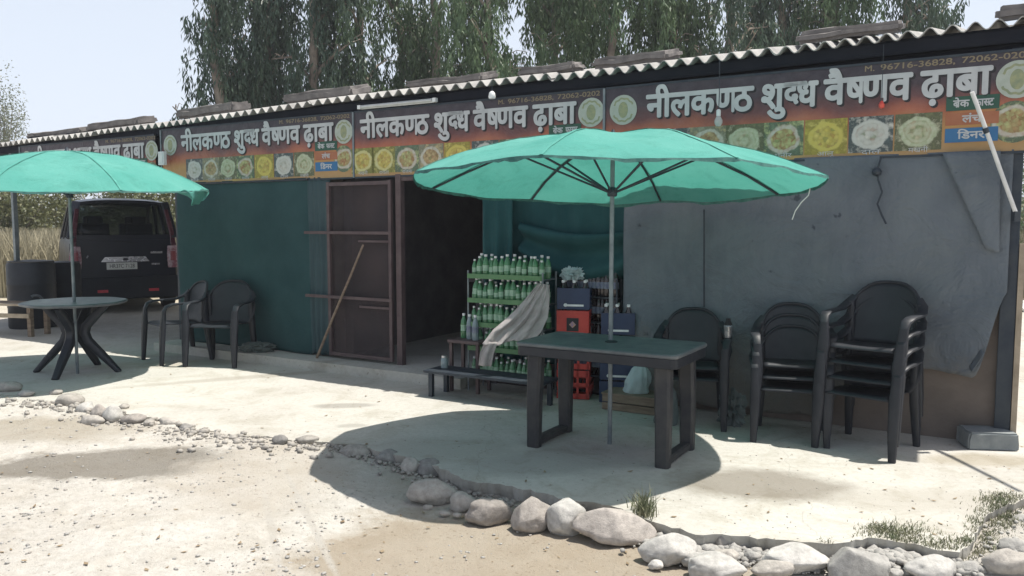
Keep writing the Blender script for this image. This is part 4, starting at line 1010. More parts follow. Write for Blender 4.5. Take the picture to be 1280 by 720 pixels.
# shopping bag, pointed at the top
def bag(name, label, px, py, w_, h_, m_, seed, d_=.12, z0=0):
    gx, gy = G(px, py, z0); t = thing(name, label, 'bag', (gx, gy, z0), ANG*.5)
    mb = MB(); prof = [(1.0, 0), (1.06, .08), (1.0, .35), (.88, .6), (.62, .82), (.3, .95), (.16, 1.0)]; n = 26; vs = []
    for r, z in prof:
        for k in range(n):
            a = 2*PI*k/n; c = 1+.18*nz(math.cos(a)*2+seed, math.sin(a)*2, z*3)+.08*math.sin(a*7+z*6)
            vs.append((w_/2*r*c*math.cos(a)+.03*z, d_/2*r*c*math.sin(a), z*h_+.015*nz(a*2, z*4, seed)))
    fs = [(j*n+k, j*n+(k+1) % n, (j+1)*n+(k+1) % n, (j+1)*n+k) for j in range(len(prof)-1) for k in range(n)]+[tuple(range(n-1, -1, -1)), tuple((len(prof)-1)*n+k for k in range(n))]
    mb.add(vs, fs); mb.build('bag_body', m_, t, smooth=True, angle=50)
    MB().tube([(.0, 0, h_*.97), (-.015, 0, h_*1.04), (.03, 0, h_*1.10), (.05, .0, h_*1.02), (.03, 0, h_*.97)], .006, 6).build('handle', m_, t, smooth=True)
    return t
GB = G(795, 512)
t = thing('low_box', 'low brown wooden box on the ground behind the table carrying the white bag', 'box', toW(WL(795, 480, -.26)[0], -.26, 0), ANG)
for k in range(2): MB().box((0, -.14, .035+k*.07), (.5, .018, .06)).build('slat', 'wood', t)
MB().box((0, .14, .07), (.5, .018, .13)).build('back_board', 'wood', t); MB().box((0, 0, .142), (.52, .3, .012)).build('lid', 'wood', t)
tb = thing('white_bag', 'white plastic shopping bag standing on the low brown box', 'bag', toW(WL(795, 480, -.26)[0], -.27, .149), -.3)
def bagf(mb, w_, h_, d_, seed):
    prof = [(.95, 0), (1.06, .06), (1.04, .2), (1.0, .35), (.93, .5), (.8, .64), (.62, .77), (.42, .88), (.22, .96), (.10, 1.0)]; n = 40; vs = []
    for r, z in prof:
        for k in range(n):
            a = 2*PI*k/n; c = 1+.30*nz(math.cos(a)*2+seed, math.sin(a)*2, z*3)+(.05+.12*z)*(abs(math.sin(a*4.5+z*2+nz(a, z, 3)))-.5)+.10*nz(math.cos(a)*5, math.sin(a)*5, z*7)
            vs.append((w_/2*r*c*math.cos(a)+.05*z, d_/2*r*c*math.sin(a), z*h_*(1+.12*nz(math.cos(a)*1.5, math.sin(a)*1.5, seed))))
    return mb.add(vs, [(j*n+k, j*n+(k+1) % n, (j+1)*n+(k+1) % n, (j+1)*n+k) for j in range(len(prof)-1) for k in range(n)]+[tuple(range(n-1, -1, -1)), tuple((len(prof)-1)*n+k for k in range(n))])
bagf(MB(), .21, .27, .12, 2).build('bag_body', 'bag', tb, smooth=True, angle=45)
MB().tube([(.06, 0, .26), (.045, 0, .29), (.075, 0, .31), (.09, 0, .28)], .006, 6).build('handle', 'bag', tb, smooth=True)
bag('clear_bag', 'half clear plastic bag on the ground under the right end of the table', 832, 530, .17, .32, 'film', 7)
crumple('plastic_sheet', 'crumpled translucent grey plastic sheet on the ground between the chairs', 'plastic sheet', (*[c for c in toW(-1.80, -.40)[:2]], 0), (.26, .20, .38), 'film', 9, 4, 1.5)
# grey cloth draped from the rack corner
t = thing('draped_cloth', 'grey beige cloth draped from the corner of the bottle rack', 'cloth', (0, 0, 0))
Lp = [(673, 354), (655, 376), (636, 396), (616, 413), (603, 430)]; Rp = [(687, 356), (687, 374), (685, 396), (676, 414), (662, 428)]
def lerp_path(P_, t_):
    k = min(len(P_)-2, int(t_*(len(P_)-1))); f_ = t_*(len(P_)-1)-k; return (P_[k][0]+(P_[k+1][0]-P_[k][0])*f_, P_[k][1]+(P_[k+1][1]-P_[k][1])*f_)
DC = toW(rx1, RD[0])[1]-.05
def dr(u, v):
    a = lerp_path(Lp, v); b = lerp_path(Rp, v); px = a[0]+(b[0]-a[0])*u; py = a[1]+(b[1]-a[1])*u+3*math.sin(u*7)*v
    p = D(px, py, DC-.12*v+.02); f_ = (.022*math.sin(u*21+v*3+2*nz(u*2, v*2, 5))+.03*nz(u*8, v*3, 2))*(.3+.7*v)+.012*nz(u*14, v*9, 6); return (p[0], p[1]+f_, p[2])
MB().shell(dr, 64, 40, .006).build('main_fold', 'rag', t, smooth=True, angle=180)
Lq = [(606, 427), (600, 442), (598, 457)]; Rq = [(622, 428), (617, 442), (614, 458)]
def dr2(u, v):
    a = lerp_path(Lq, v); b = lerp_path(Rq, v); p = D(a[0]+(b[0]-a[0])*u, a[1]+(b[1]-a[1])*u, DC-.11); return (p[0], p[1]+.015*math.sin(u*9+v), p[2])
MB().shell(dr2, 12, 10, .006).build('hanging_tail', 'rag', t, smooth=True, angle=180)
# low bench
bx0 = GL(558, 488); 
t = thing('low_bench', 'low dark wooden bench in front of the bottle rack', 'bench', toW(-3.95, -.62, 0), ANG)
for k in range(3): MB().box((0, -.11+.11*k, .235), (1.25, .10, .025)).build('plank', 'dark_steel', t, bevel=.003)
for sx in (-1, 1):
    for sy in (-1, 1): MB().box((sx*.56, sy*.12, .11), (.04, .04, .222)).build('leg', 'dark_steel', t)
t = thing('glass_jar', 'small shiny glass jar on the left end of the low bench', 'jar', toW(-4.46, -.60, .249))
MB().lathe([(.03, 0), (.035, .01), (.035, .08), (.025, .1)], 12).build('glass', 'bottle_clear', t, smooth=True); MB().lathe([(.028, .1), (.028, .12)], 12).build('lid', 'silver', t)
# leaning stick
a = G(396, 447, .11); at = wpt(454, 306, -.12)
t = thing('leaning_stick', 'long thin wooden stick leaning on the brown door', 'stick', (a[0], a[1], .105))
e_ = Vector(at)-Vector(t.location); st = MB().tube([(0, 0, .0), e_*.35+Vector((.012, 0, .04)), e_*.7, e_], [.016, .014, .013, .011], 8).build('stick_shaft', 'wood', t, smooth=True)
# sack on the plinth
bp = wpt(322, 432, -.18); crumple('cloth_sack', 'small grey green sack lying on the plinth below the teal net', 'sack', (bp[0], bp[1], .10), (.42, .24, .15), 'sack', 12, 4, .7)
# pots on inner counter
for k, (x_, r, lab) in enumerate(((-5.2, .13, 'large steel pot on the counter inside the dark doorway'), (-4.86, .09, 'smaller steel pot on the counter inside the dark doorway'))):
    t = thing('steel_pot', lab, 'pot', toW(x_, 1.65, .942))
    MB().lathe([(r*.85, 0), (r, .02), (r, r*1.3), (r*1.08, r*1.34), (r*1.0, r*1.36)], 18).build('pot_body', 'silver', t, smooth=True)
    MB().lathe([(r*1.02, r*1.37), (r*.6, r*1.5), (.015, r*1.55), (.015, r*1.7)], 18).build('lid', 'silver', t, smooth=True)

# concrete block at the foot of the post
x0, d0 = GL(1243, 560)
me = bpy.data.meshes.new('b'); bm = bmesh.new(); bmesh.ops.create_cube(bm, size=1); bmesh.ops.scale(bm, vec=(.34, .22, .13), verts=bm.verts)
bmesh.ops.subdivide_edges(bm, edges=bm.edges[:], cuts=4, use_grid_fill=True)
bmesh.ops.bevel(bm, geom=[e for e in bm.edges if e.is_manifold and e.calc_face_angle(0) > 1], offset=.012, segments=2, affect='EDGES')
for v in bm.verts: v.co += Vector((fbm(v.co.x*7, v.co.y*7, v.co.z*7), 0, fbm(v.co.y*7, v.co.x*7, 3)))*.012
bm.to_mesh(me); bm.free()
o = obj('concrete_block', me, mat('dusty_grey_block', (.16, .18, .19), (.24, .26, .26), 8, .9, .4, 40)); gq = G(1244, 563)
o.location = (gq[0], gq[1]+.10, .063); o.rotation_euler = (0, 0, -.12); tag(o, 'grey concrete block lying at the foot of the right corner post', 'block')

# ---------------------------------------------------------------- vehicles
def wheel(parent, x, y, r, w_):
    prof = [(r*.62, -w_/2), (r*.95, -w_/2), (r, -w_*.36), (r, w_*.36), (r*.95, w_/2), (r*.62, w_/2)]
    def lay(m_): return [(x+z, y+a, r+b) for a, b, z in m_]
    wl = thing  # noqa
    mb = MB(); n = 28
    vs = [(x+z, y+rr*math.cos(2*PI*k/n), r+rr*math.sin(2*PI*k/n)) for rr, z in prof for k in range(n)]
    fs = [(i*n+k, i*n+(k+1) % n, (i+1)*n+(k+1) % n, (i+1)*n+k) for i in range(len(prof)-1) for k in range(n)]; fs += [tuple((len(prof)-1)*n+k for k in range(n))[::-1], tuple(range(n))]
    mb.add(vs, fs); o = mb.build('wheel', 'rubber', parent, smooth=True, angle=40)
    mb = MB(); s_ = 1 if x > 0 else -1; xo = x+s_*(w_/2+.004)
    for k in range(5):
        a = 2*PI*k/5; mb.box((xo, y+.3*r*math.cos(a), r+.3*r*math.sin(a)), (.02, r*.52, r*.16), Matrix.Rotation(a, 3, 'X'))
    mb.build('rim', 'steel', o)
def car(label, name, loc, rz, L, Wd, H, paint, belt, clear, hatch):
    t = thing(name, label, 'car', loc, rz)          # rear at y=0, front at y=L
    hw = Wd/2
    st = [(0.0, clear+.12, belt-.03, hw*.93), (.06, clear+.02, belt, hw*.98), (.35, clear, belt, hw), (L*.5, clear, belt, hw), (L*.72, clear, belt-.02, hw), (L*.78, clear, belt-.06, hw*.99), (L*.95, clear, belt-.17, hw*.95), (L, clear+.1, belt-.3, hw*.85)]
    ring = lambda zb, zt, h: [(-h*.95, zb), (-h, zb+.14), (-h*1.0, zb+(zt-zb)*.55), (-h*.985, zt-.10), (-h*.93, zt), (h*.93, zt), (h*.985, zt-.10), (h, zb+(zt-zb)*.55), (h, zb+.14), (h*.95, zb)]
    mb = MB(); n = 10; vs = [(x, y, z) for y, zb, zt, h in st for x, z in ring(zb, zt, h)]
    fs = [(i*n+k, i*n+(k+1) % n, (i+1)*n+(k+1) % n, (i+1)*n+k) for i in range(len(st)-1) for k in range(n)]+[tuple(range(n)), tuple((len(st)-1)*n+k for k in range(n-1, -1, -1))]
    mb.add(vs, fs); mb.build('body', paint, t, smooth=True, angle=28)
    # cabin: corners at belt and roof
    yb0, yb1 = .03, L*.74; yr0, yr1 = .20*hatch+.06, L*.56; wr = hw*.80; wb = hw*.93; zr = H
    c = {('b', 0, s): Vector((s*wb, yb0, belt)) for s in (-1, 1)}; c.update({('b', 1, s): Vector((s*wb, yb1, belt-.03)) for s in (-1, 1)})
    c.update({('r', 0, s): Vector((s*wr, yr0, zr-.10)) for s in (-1, 1)}); c.update({('r', 1, s): Vector((s*wr, yr1, zr-.11)) for s in (-1, 1)})
    def rf(u, v):
        x = (u-.5)*2; y = yr0-.03+(yr1-yr0+.06)*v; z = zr-.06*abs(x)**3-.05*(2*v-1)**4; return (x*(wr+.03), y, z-.0)
    MB().shell(rf, 14, 14, .05).build('roof', paint, t, smooth=True, angle=50)
    for s in (-1, 1):
        MB().sweep([c[('b', 0, s)], c[('r', 0, s)]+Vector((0, 0, .03))], .13, .09, (1, 0, 0)).build('pillar', paint, t, smooth=True, angle=40); MB().sweep([c[('b', 1, s)], c[('r', 1, s)]+Vector((0, 0, .03))], .06, .07, (1, 0, 0)).build('pillar', paint, t, smooth=True, angle=40)
        for q in (.30, .62):
            p = c[('b', 0, s)].lerp(c[('b', 1, s)], q); r = c[('r', 0, s)].lerp(c[('r', 1, s)], q); MB().sweep([p, r+Vector((0, 0, .03))], .06, .07, (0, 1, 0)).build('pillar', paint, t, smooth=True, angle=40)
    MB().box((0, yb0+.015, belt+.02), (wb*2, .07, .09)).build('window_ledge', paint, t)
    def pane(nm, a, b, c_, d_):
        MB().shell(lambda u, v: tuple((a.lerp(b, u)).lerp(d_.lerp(c_, u), v)), 6, 4, .006).build(nm, 'carglass', t, smooth=True, angle=180)
    ins_ = .03; up = Vector((0, 0, .04))
    pane('rear_window', c[('b', 0, -1)]+Vector((.04, 0, .05)), c[('b', 0, 1)]+Vector((-.04, 0, .05)), c[('r', 0, 1)]+up, c[('r', 0, -1)]+up)
    pane('windscreen', c[('b', 1, -1)], c[('b', 1, 1)], c[('r', 1, 1)]+up, c[('r', 1, -1)]+up)
    for s in (-1, 1):
        for q0, q1 in ((.03, .28), (.32, .60), (.64, .98)):
            pane('side_window', c[('b', 0, s)].lerp(c[('b', 1, s)], q0), c[('b', 0, s)].lerp(c[('b', 1, s)], q1), c[('r', 0, s)].lerp(c[('r', 1, s)], q1)+up, c[('r', 0, s)].lerp(c[('r', 1, s)], q0)+up)
    rw = .36 if H > 1.7 else .30
    for s in (-1, 1):
        for y in (L*.20, L*.80): wheel(t, s*(hw-.09), y, rw, .22)
    for y0 in (L*.25, L*.5):
        for s in (-1, 1):
            MB().box((s*.38, y0, belt-.1), (.48, .14, .75)).build('seat', 'seat', t, bevel=.03); MB().box((s*.38, y0-.02, belt+.33), (.26, .10, .16)).build('headrest', 'seat', t, bevel=.03)
    return t
# SUV in the left bay
vr = ray(160, 385); vx, vy = -.445, .895
suvY = 14.5; sp = D(159, 385, suvY); SW, SHH = 1.82, 2.06
suv_rz = math.atan2(.895, -.475)-PI/2+.07
T = car('black SUV parked in the open left bay, its rear towards us', 'parked_suv', (sp[0], sp[1], 0), suv_rz, 4.4, SW, SHH, 'carblack', 1.34, .24, 1.0)
slab_round(MB(), SW/2-.01, .10, .05, 0, .40, .02).build('bumper', 'bumper', T, smooth=True, angle=40).location = (0, .02, .25)
for s in (-1, 1):
    MB().sweep([(s*.82, .0, 1.20), (s*.80, .04, 1.45), (s*.73, .17, 1.86)], [.09, .085, .07], .06, (1, 0, 0)).build('pillar_lamp', 'lamp_dark', T, smooth=True, angle=40)
    lp = MB().sweep([(s*.80, -.02, .80), (s*.80, -.03, .98), (s*.79, -.01, 1.20)], [.17, .20, .15], .08, (1, 0, 0)).build('tail_lamp', 'lamp_clear', T, smooth=True, angle=40)
    MB().sweep([(s*.80, -.068, .93), (s*.80, -.062, 1.10)], [.09, .09], .02, (1, 0, 0)).build('lamp_centre', 'lamp_red', lp, smooth=True)
    MB().box((s*.42+.03, -.085, .40), (.17, .012, .05)).build('reflector', 'reflector', T, bevel=.004)
mb = MB(); mb.add([(-.40, -.03, .90+.02), (.40, -.03, .92), (.33, -.03, 1.01), (-.33, -.03, 1.01), (-.40, .02, .92), (.40, .02, .92), (.33, .02, 1.01), (-.33, .02, 1.01)], [(0, 1, 2, 3), (0, 4, 5, 1), (3, 2, 6, 7), (0, 3, 7, 4), (1, 5, 6, 2)])
ch = mb.build('chrome_strip', 'chrome', T); mb = MB(); disc(mb, 0, .965, .045, .024, -.036, 20); mb.build('badge_emblem', 'bumper', ch)
pl = MB().box((-.06, -.03, .845), (.50, .02, .125)).build('number_plate', 'plate', T)
V_, F_, W_ = compose(['HR37C 7128'])
MB().add([(-.205+v[0]*.41/W_-.06, -.042, .812+v[1]*.10) for v in V_], F_).build('plate_number', 'ink', pl)
MB().box((.52, -.035, 1.08), (.20, .012, .035)).box((.50, -.035, .87), (.14, .012, .03)).build('badge', 'chrome', T)
MB().tube([(-.62, -.035, 1.0), (-.60, -.05, 1.04)], .012, 8).build('lock', 'chrome', T)
mb = MB(); mb.sweep([(.15, .0, 1.25), (.0, -.0, 1.28), (-.35, .01, 1.30)], .012, .012, (0, 0, 1)); mb.build('rear_wiper', 'black', T)

C2 = car('small white car parked beyond the right end of the eatery', 'parked_car', (9.35, 15.3, -1.4), -PI/2-.05, 3.7, 1.62, 1.50, 'carwhite', .95, .25, .6)
for s in (-1, 1): MB().sweep([(s*.74, -.01, .72), (s*.72, .0, .95)], .12, .06, (1, 0, 0)).build('tail_lamp', 'reflector', C2)
slab_round(MB(), .79, .10, .05, 0, .25, .02).build('bumper', 'carwhite', C2, smooth=True, angle=40).location = (0, .0, .28)

# ---------------------------------------------------------------- left end things: drums and bench
def drum(label, px, pyb, Y, r, h, m_, mark=False):
    p = D(px, pyb, Y); t = thing('water_drum', label, 'drum', (p[0], p[1], 0))
    MB().lathe([(r*.97, 0), (r, .03), (r, h*.3), (r*1.02, h*.32), (r, h*.34), (r, h*.64), (r*1.02, h*.66), (r, h*.68), (r, h*.94), (r*.93, h*.985)], 28).build('shell', m_, t, smooth=True, angle=50)
    MB().lathe([(r*.94, h*.98), (r*.96, h), (r*.5, h*1.01), (r*.1, h*1.02)], 28).build('lid', 'plastic_worn', t, smooth=True)
    if mark:
        a0 = math.atan2(-p[1], -p[0])
        pts = [((r+.012)*math.cos(a0+.13-.26*math.cos(q)*1.0), (r+.012)*math.sin(a0+.13-.26*math.cos(q)), h*.42+.085*math.sin(q)) for q in [math.radians(50+k*26) for k in range(11)]]
        MB().tube(pts, .022, 6).build('painted_ring', 'tabletop', t, smooth=True)
    return t
drum('big black plastic water drum with a grey curved mark, left of the SUV', 41, 385, 12.4, .335, 1.03, 'plastic', True)
drum('shorter dark grey drum squeezed between the black drum and the SUV', 80, 383, 13.1, .27, .98, 'bumper')
p = D(12, 377, 11.6)
t = thing('plank_bench', 'rough plank bench at the left edge in front of the black drum', 'bench', (p[0]-.2, p[1], 0), ANG*.4)
for k in range(3): MB().box((0, -.16+.15*k, .455), (1.7, .12, .03)).build('plank', 'plank' if k == 0 else 'wood', t, bevel=.003)
MB().box((-.0, -.2, .30), (1.5, .02, .06)).build('rail', 'plank', t)
for sx in (-1, 1):
    for sy in (-1, 1): MB().box((sx*.72, sy*.15, .22), (.06, .06, .44)).build('leg', 'wood', t)

# ---------------------------------------------------------------- stones along the edge of the slab
def stone(px, py, w_, h_, label, m_='stone', sharp=0, rot=0, seed=None):
    seed = seed if seed is not None else px*.37+py*.11
    yb = py+h_/2; z0 = -.07 if px > 400 else -.02
    if px <= 400: z0 = gh(*G(px, yb, -.02))
    gx, gy = G(px, yb, z0); sc_ = math.hypot(gx, gy)/F*1.02
    W_ = w_*sc_; sv = (yb-280)/F; Hh = max(h_*sc_*.72, W_*.35); Dp = max(W_*.6, min(W_*.95, (h_*sc_-Hh*.93)/max(.15, sv)))
    me = bpy.data.meshes.new('stone'); bm = bmesh.new(); bmesh.ops.create_icosphere(bm, subdivisions=4 if w_ > 30 else 3, radius=.5)
    rd = random.Random(int(seed*100)); planes = [(Vector((rd.uniform(-1, 1), rd.uniform(-1, 1), rd.uniform(-.3, 1))).normalized(), rd.uniform(.34, .44)) for _ in range(10 if sharp else 5)]
    for v in bm.verts:
        d_ = v.co.normalized(); v.co *= 1+.22*nz(d_.x*1.2+seed, d_.y*1.2, d_.z*1.2)+.08*nz(d_.x*3.5, d_.y*3.5+seed, d_.z*3.5)+.03*nz(d_.x*9, d_.y*9+seed, d_.z*9)+.012*nz(d_.x*22, d_.y*22+seed, d_.z*22)
        for n_, q in planes:
            e = v.co.dot(n_)-q
            if e > 0: v.co -= n_*e*(.92 if sharp else .6)
        s_ = 1+.16*(1 if v.co.z < 0 else 0)
    bmesh.ops.scale(bm, vec=(W_, Dp, Hh*1.25), verts=bm.verts); bmesh.ops.rotate(bm, matrix=Matrix.Rotation(rot, 3, 'Z') @ Matrix.Rotation(rd.uniform(-.12, .12), 3, 'Y'), verts=bm.verts)
    bm.to_mesh(me); bm.free()
    for p in me.polygons: p.use_smooth = True
    o = obj('stone', me, m_); o.location = (gx*(1+Dp*.42/gy), gy+Dp*.42, z0+Hh*.38)
    return tag(o, label, 'stone', 'stones edging the concrete slab')
ST = [
 (445, 563, 40, 24, 'grey cobble at the left tip of the parasol shadow', 'stone', 0), (486, 570, 34, 22, 'flat grey cobble second from the left tip of the parasol shadow', 'stone_dark', 0),
 (513, 580, 24, 26, 'small upright cobble tight against its larger right neighbour in the shadow', 'stone', 0), (537, 582, 32, 28, 'blocky dark stone leaning on the slab edge in the shadow', 'stone_dark', 1),
 (540, 611, 66, 40, 'largest grey boulder lying fully in the parasol shadow', 'stone', 0), (579, 625, 34, 30, 'rounded cobble between the big shaded boulder and the smooth egg stone', 'stone', 0),
 (611, 636, 58, 40, 'smooth egg shaped pinkish stone at the shadow rim', 'stone_pink', 0), (664, 639, 54, 52, 'angular stone half in shadow left of the bright round stone', 'stone_pink', 1),
 (706, 642, 56, 54, 'bright round whitish stone just outside the parasol shadow', 'stone_white', 0), (768, 654, 102, 54, 'long wedge shaped pinkish boulder beside the small green plant', 'stone_pink', 1),
 (835, 684, 72, 46, 'smooth oval stone right of the small green plant', 'stone_white', 0), (868, 698, 40, 22, 'small pale stone touching the oval stone from the right', 'stone_white', 0),
 (903, 674, 26, 22, 'little pointed stone below the cracked slab edge', 'stone', 1), (908, 693, 34, 20, 'small rough stone under the little pointed one', 'stone', 1),
 (893, 712, 80, 34, 'wide pale stone cut by the bottom edge, left of the bluish one', 'stone_white', 0), (965, 714, 52, 20, 'low bluish stone at the bottom edge', 'stone', 0),
 (994, 698, 80, 42, 'large pale flat stone left of the tall angular one', 'stone_white', 1), (1071, 703, 72, 56, 'tall angular pale stone beside the bottom grass patch', 'stone_white', 1),
 (1165, 716, 60, 20, 'low cream stone at the bottom edge below the grass', 'stone_white', 0), (1212, 712, 40, 22, 'angular pale stone just left of the shaded right boulder', 'stone_white', 1),
 (1255, 705, 54, 42, 'boulder with a dark left face near the bottom right corner', 'stone', 0), (1267, 684, 36, 22, 'small white stone behind the bottom right boulder', 'stone_white', 0),
 (1276, 650, 22, 14, 'white stone at the right edge beside the grass tuft', 'stone_white', 0),
 (88, 499, 28, 18, 'roundish stone at the left end of the low rubble row', 'stone', 0), (107, 509, 20, 16, 'whitish stone second in the low rubble row', 'stone_white', 0),
 (125, 514, 18, 22, 'tall narrow stone in the low rubble row', 'stone_pink', 1), (142, 516, 24, 24, 'pale upright block in the low rubble row', 'stone_white', 1),
 (116, 526, 28, 12, 'flat stone in front of the low rubble row', 'stone', 0), (168, 523, 28, 15, 'rounded pale stone right of the upright block', 'stone_pink', 0),
 (187, 528, 14, 10, 'very small stone in the gap before the long grey one', 'stone', 0), (212, 526, 24, 12, 'long grey stone near the right end of the rubble row', 'stone', 0),
 (232, 534, 14, 12, 'small stone closing the right end of the rubble row', 'stone_dark', 0), (33, 491, 18, 9, 'white stone at the rim of the left parasol shadow', 'stone_white', 0),
 (12, 484, 28, 12, 'flat stone inside the left parasol shadow', 'stone', 0), (291, 546, 10, 7, 'lone little stone between the two rubble groups', 'stone', 0),
 (350, 549, 20, 14, 'dark lump of rubble left of the parasol shadow', 'stone_dark', 1), (384, 551, 30, 9, 'flat crumbly lump just outside the shadow tip', 'stone', 1),
 (424, 556, 16, 10, 'small stone at the very rim of the right parasol shadow', 'stone', 0), (535, 633, 14, 9, 'small chip in front of the largest shaded boulder', 'stone', 1),
 (556, 641, 16, 8, 'pale chip in front of the rounded cobble', 'stone', 1), (572, 643, 12, 7, 'tiny chip beside the egg shaped stone', 'stone', 1),
 (820, 705, 22, 14, 'pale chip in front of the oval stone', 'stone_white', 1), (940, 694, 22, 14, 'rough chip left of the large flat stone', 'stone_white', 1), (1118, 716, 20, 12, 'small stone in the bottom grass patch', 'stone_white', 1),
 (1140, 690, 26, 9, 'flat pale chip lying in the bottom grass patch', 'stone_white', 1), (70, 490, 14, 8, 'pebble left of the low rubble row', 'stone', 0), (155, 508, 12, 8, 'pebble behind the upright block', 'stone', 0)]
for s_ in ST: stone(s_[0], s_[1], s_[2], s_[3], s_[4], s_[5], s_[6])

# pebbles and rubble: one mass
def scatter(name, n, region, smin, smax, m_, zf, seed, flat=.55, power=3):
    R_ = np.random.default_rng(seed); ico = bmesh.new(); bmesh.ops.create_icosphere(ico, subdivisions=1, radius=.5); ico.verts.index_update()
    bv = np.array([v.co[:] for v in ico.verts]); bf = np.array([[v.index for v in f.verts] for f in ico.faces]); ico.free()
    Vs, Fs = [], []; k = 0; tries = 0
    while k < n and tries < n*30:
        tries += 1; p = region(R_)
        if p is None: continue
        x, y = p; s = smin+(smax-smin)*R_.random()**power
        v = bv*(1+R_.normal(0, .16, (len(bv), 1))); a = R_.uniform(0, 6.28); c, q = math.cos(a), math.sin(a)
        v = v*np.array([s*R_.uniform(.8, 1.5), s, s*flat]); v = np.stack([v[:, 0]*c-v[:, 1]*q, v[:, 0]*q+v[:, 1]*c, v[:, 2]], 1)+np.array([x, y, zf(x, y)+s*flat*.25])
        Vs.append(v); Fs.append(bf+k*len(bv)); k += 1
    o = fastmesh(name, np.concatenate(Vs), np.concatenate(Fs), m_)
    for p in o.data.polygons: p.use_smooth = True
    return o
def reg_dirt(R_):
    px, py = R_.uniform(-40, 1320), 490+240*R_.random()**.8
    x, y = G(px, py, -.05)
    return None if inside(x, y) else (x, y)
def reg_patchy(R_):
    p = reg_dirt(R_)
    if p is None or R_.random() > max(.06, .5+1.6*fbm(p[0]*1.3, p[1]*1.3, 7)): return None
    if p[0] > -.9 and R_.random() < .65: return None
    return p
o = scatter('gravel', 1900, reg_patchy, .003, .026, 'stone_white', gh, 1, power=5)
tag(scatter('gravel', 500, reg_patchy, .003, .02, 'stone_pink', gh, 31, power=5), kind='stuff'); tag(o, kind='stuff')
def near_edge(lo, hi, spread):
    def f_(R_):
        i = R_.integers(lo, hi); x, y = E2[i]; x += R_.normal(0, spread); y -= abs(R_.normal(0, spread))
        return None if inside(x, y) else (x, y)
    return f_
idx = {k: min(range(len(E2)), key=lambda i: (E2[i][0]-G(*k)[0])**2+(E2[i][1]-G(*k)[1])**2) for k in ((45, 500), (240, 536), (410, 552), (812, 649), (1200, 694))}
o = scatter('rubble', 1300, near_edge(idx[(812, 649)], idx[(1200, 694)], .09), .012, .07, 'stone_white', lambda x, y: gh(x, y)+.012, 2, .7, 3); tag(o, kind='stuff')
o = scatter('rubble', 800, near_edge(idx[(45, 500)], idx[(410, 552)], .16), .01, .06, 'stone', gh, 3, .7, 3); tag(o, kind='stuff')
o = scatter('rubble', 700, near_edge(idx[(410, 552)], idx[(812, 649)], .07), .008, .04, 'stone', lambda x, y: gh(x, y)+.008, 4, .7, 3); tag(o, kind='stuff')
tag(scatter('rubble', 130, near_edge(idx[(1200, 694)], len(E2)-5, .10), .008, .04, 'stone_white', gh, 41, .7, 3), kind='stuff')
o = scatter('rubble', 160, lambda R_: (lambda p: p)(toW(R_.uniform(.35, 1.6), R_.uniform(-.3, 1.2))[:2]), .02, .09, 'stone_white', gh, 6, .7, 3); tag(o, kind='stuff')
o = scatter('grit', 800, lambda R_: (lambda p: p if inside(*p) else None)(G(R_.uniform(100, 1280), R_.uniform(450, 690))), .003, .011, 'stone_dark', lambda x, y: 0, 8, .6, 3); tag(o, kind='stuff')

# dry leaves and scraps blown over the slab and the dirt
Rl = np.random.default_rng(44); Vl, Fl = [], []; k = 0
for _ in range(300):
    px, py = Rl.uniform(-20, 1290), Rl.uniform(452, 715); x, y = G(px, py); z = .003 if inside(x, y) else gh(x, y)+.004
    a = Rl.uniform(0, 6.28); L = Rl.uniform(.006, .024); w_ = L*Rl.uniform(.25, .6); c, q = math.cos(a), math.sin(a); h = L*Rl.uniform(.05, .4)
    for dx, dy, dz in ((-L, 0, h), (0, -w_, 0), (L, 0, h*.6), (0, w_, .001)): Vl.append((x+dx*c-dy*q, y+dx*q+dy*c, z+dz))
    Fl.append((k, k+1, k+2, k+3)); k += 4
tag(fastmesh('leaf_litter', Vl, Fl, mat('dry_leaf', (.16, .11, .06), (.30, .24, .16), 3, .8)), kind='stuff')
# grass
def blades(name, n, pos, hmin, hmax, wd, m_, seed, lean=.5, segs=2):
    R_ = np.random.default_rng(seed); V_, F_ = [], []; k = 0
    for _ in range(n):
        x, y, z = pos(R_); h = R_.uniform(hmin, hmax); a = R_.uniform(0, 6.28); l = R_.uniform(.1, lean)*h; b = R_.uniform(0, 6.28)
        wx, wy = math.cos(a)*wd/2, math.sin(a)*wd/2; lx, ly = math.cos(b)*l, math.sin(b)*l
        V_ += [(x-wx, y-wy, z), (x+wx, y+wy, z), (x+wx*.7+lx*.35, y+wy*.7+ly*.35, z+h*.6), (x-wx*.7+lx*.35, y-wy*.7+ly*.35, z+h*.6), (x+lx+wx*.1, y+ly+wy*.1, z+h), (x+lx-wx*.1, y+ly-wy*.1, z+h)]
        F_ += [(k, k+1, k+2, k+3), (k+3, k+2, k+4, k+5)]; k += 6
    o = fastmesh(name, V_, F_, m_); return tag(o, kind='stuff')
def gp(blobs, z0=-.08):
    tot = sum(b[4] for b in blobs)
    def f_(R_):
        r = R_.random()*tot
        for cx, cy, sx, sy, w_ in blobs:
            r -= w_
            if r <= 0: break
        x, y = G(R_.normal(cx, sx), min(740, R_.normal(cy, sy)), z0); z = 0 if inside(x, y) else gh(x, y)
        return x, y, z-.004
    return f_
blades('grass', 5200, gp([(1120, 687, 22, 7, 3), (1100, 680, 12, 4, 1.2), (1165, 702, 34, 6, 2.2), (1252, 655, 15, 9, 3), (1250, 640, 16, 4, 1.4), (1230, 676, 10, 8, 1.5), (1032, 704, 5, 5, .4), (1215, 697, 20, 4, 1)]), .006, .028, .005, 'grassgreen', 4, 1.2)
blades('weed', 260, gp([(803, 660, 7, 6, 1)]), .05, .13, .006, 'grassgreen', 5, .9)
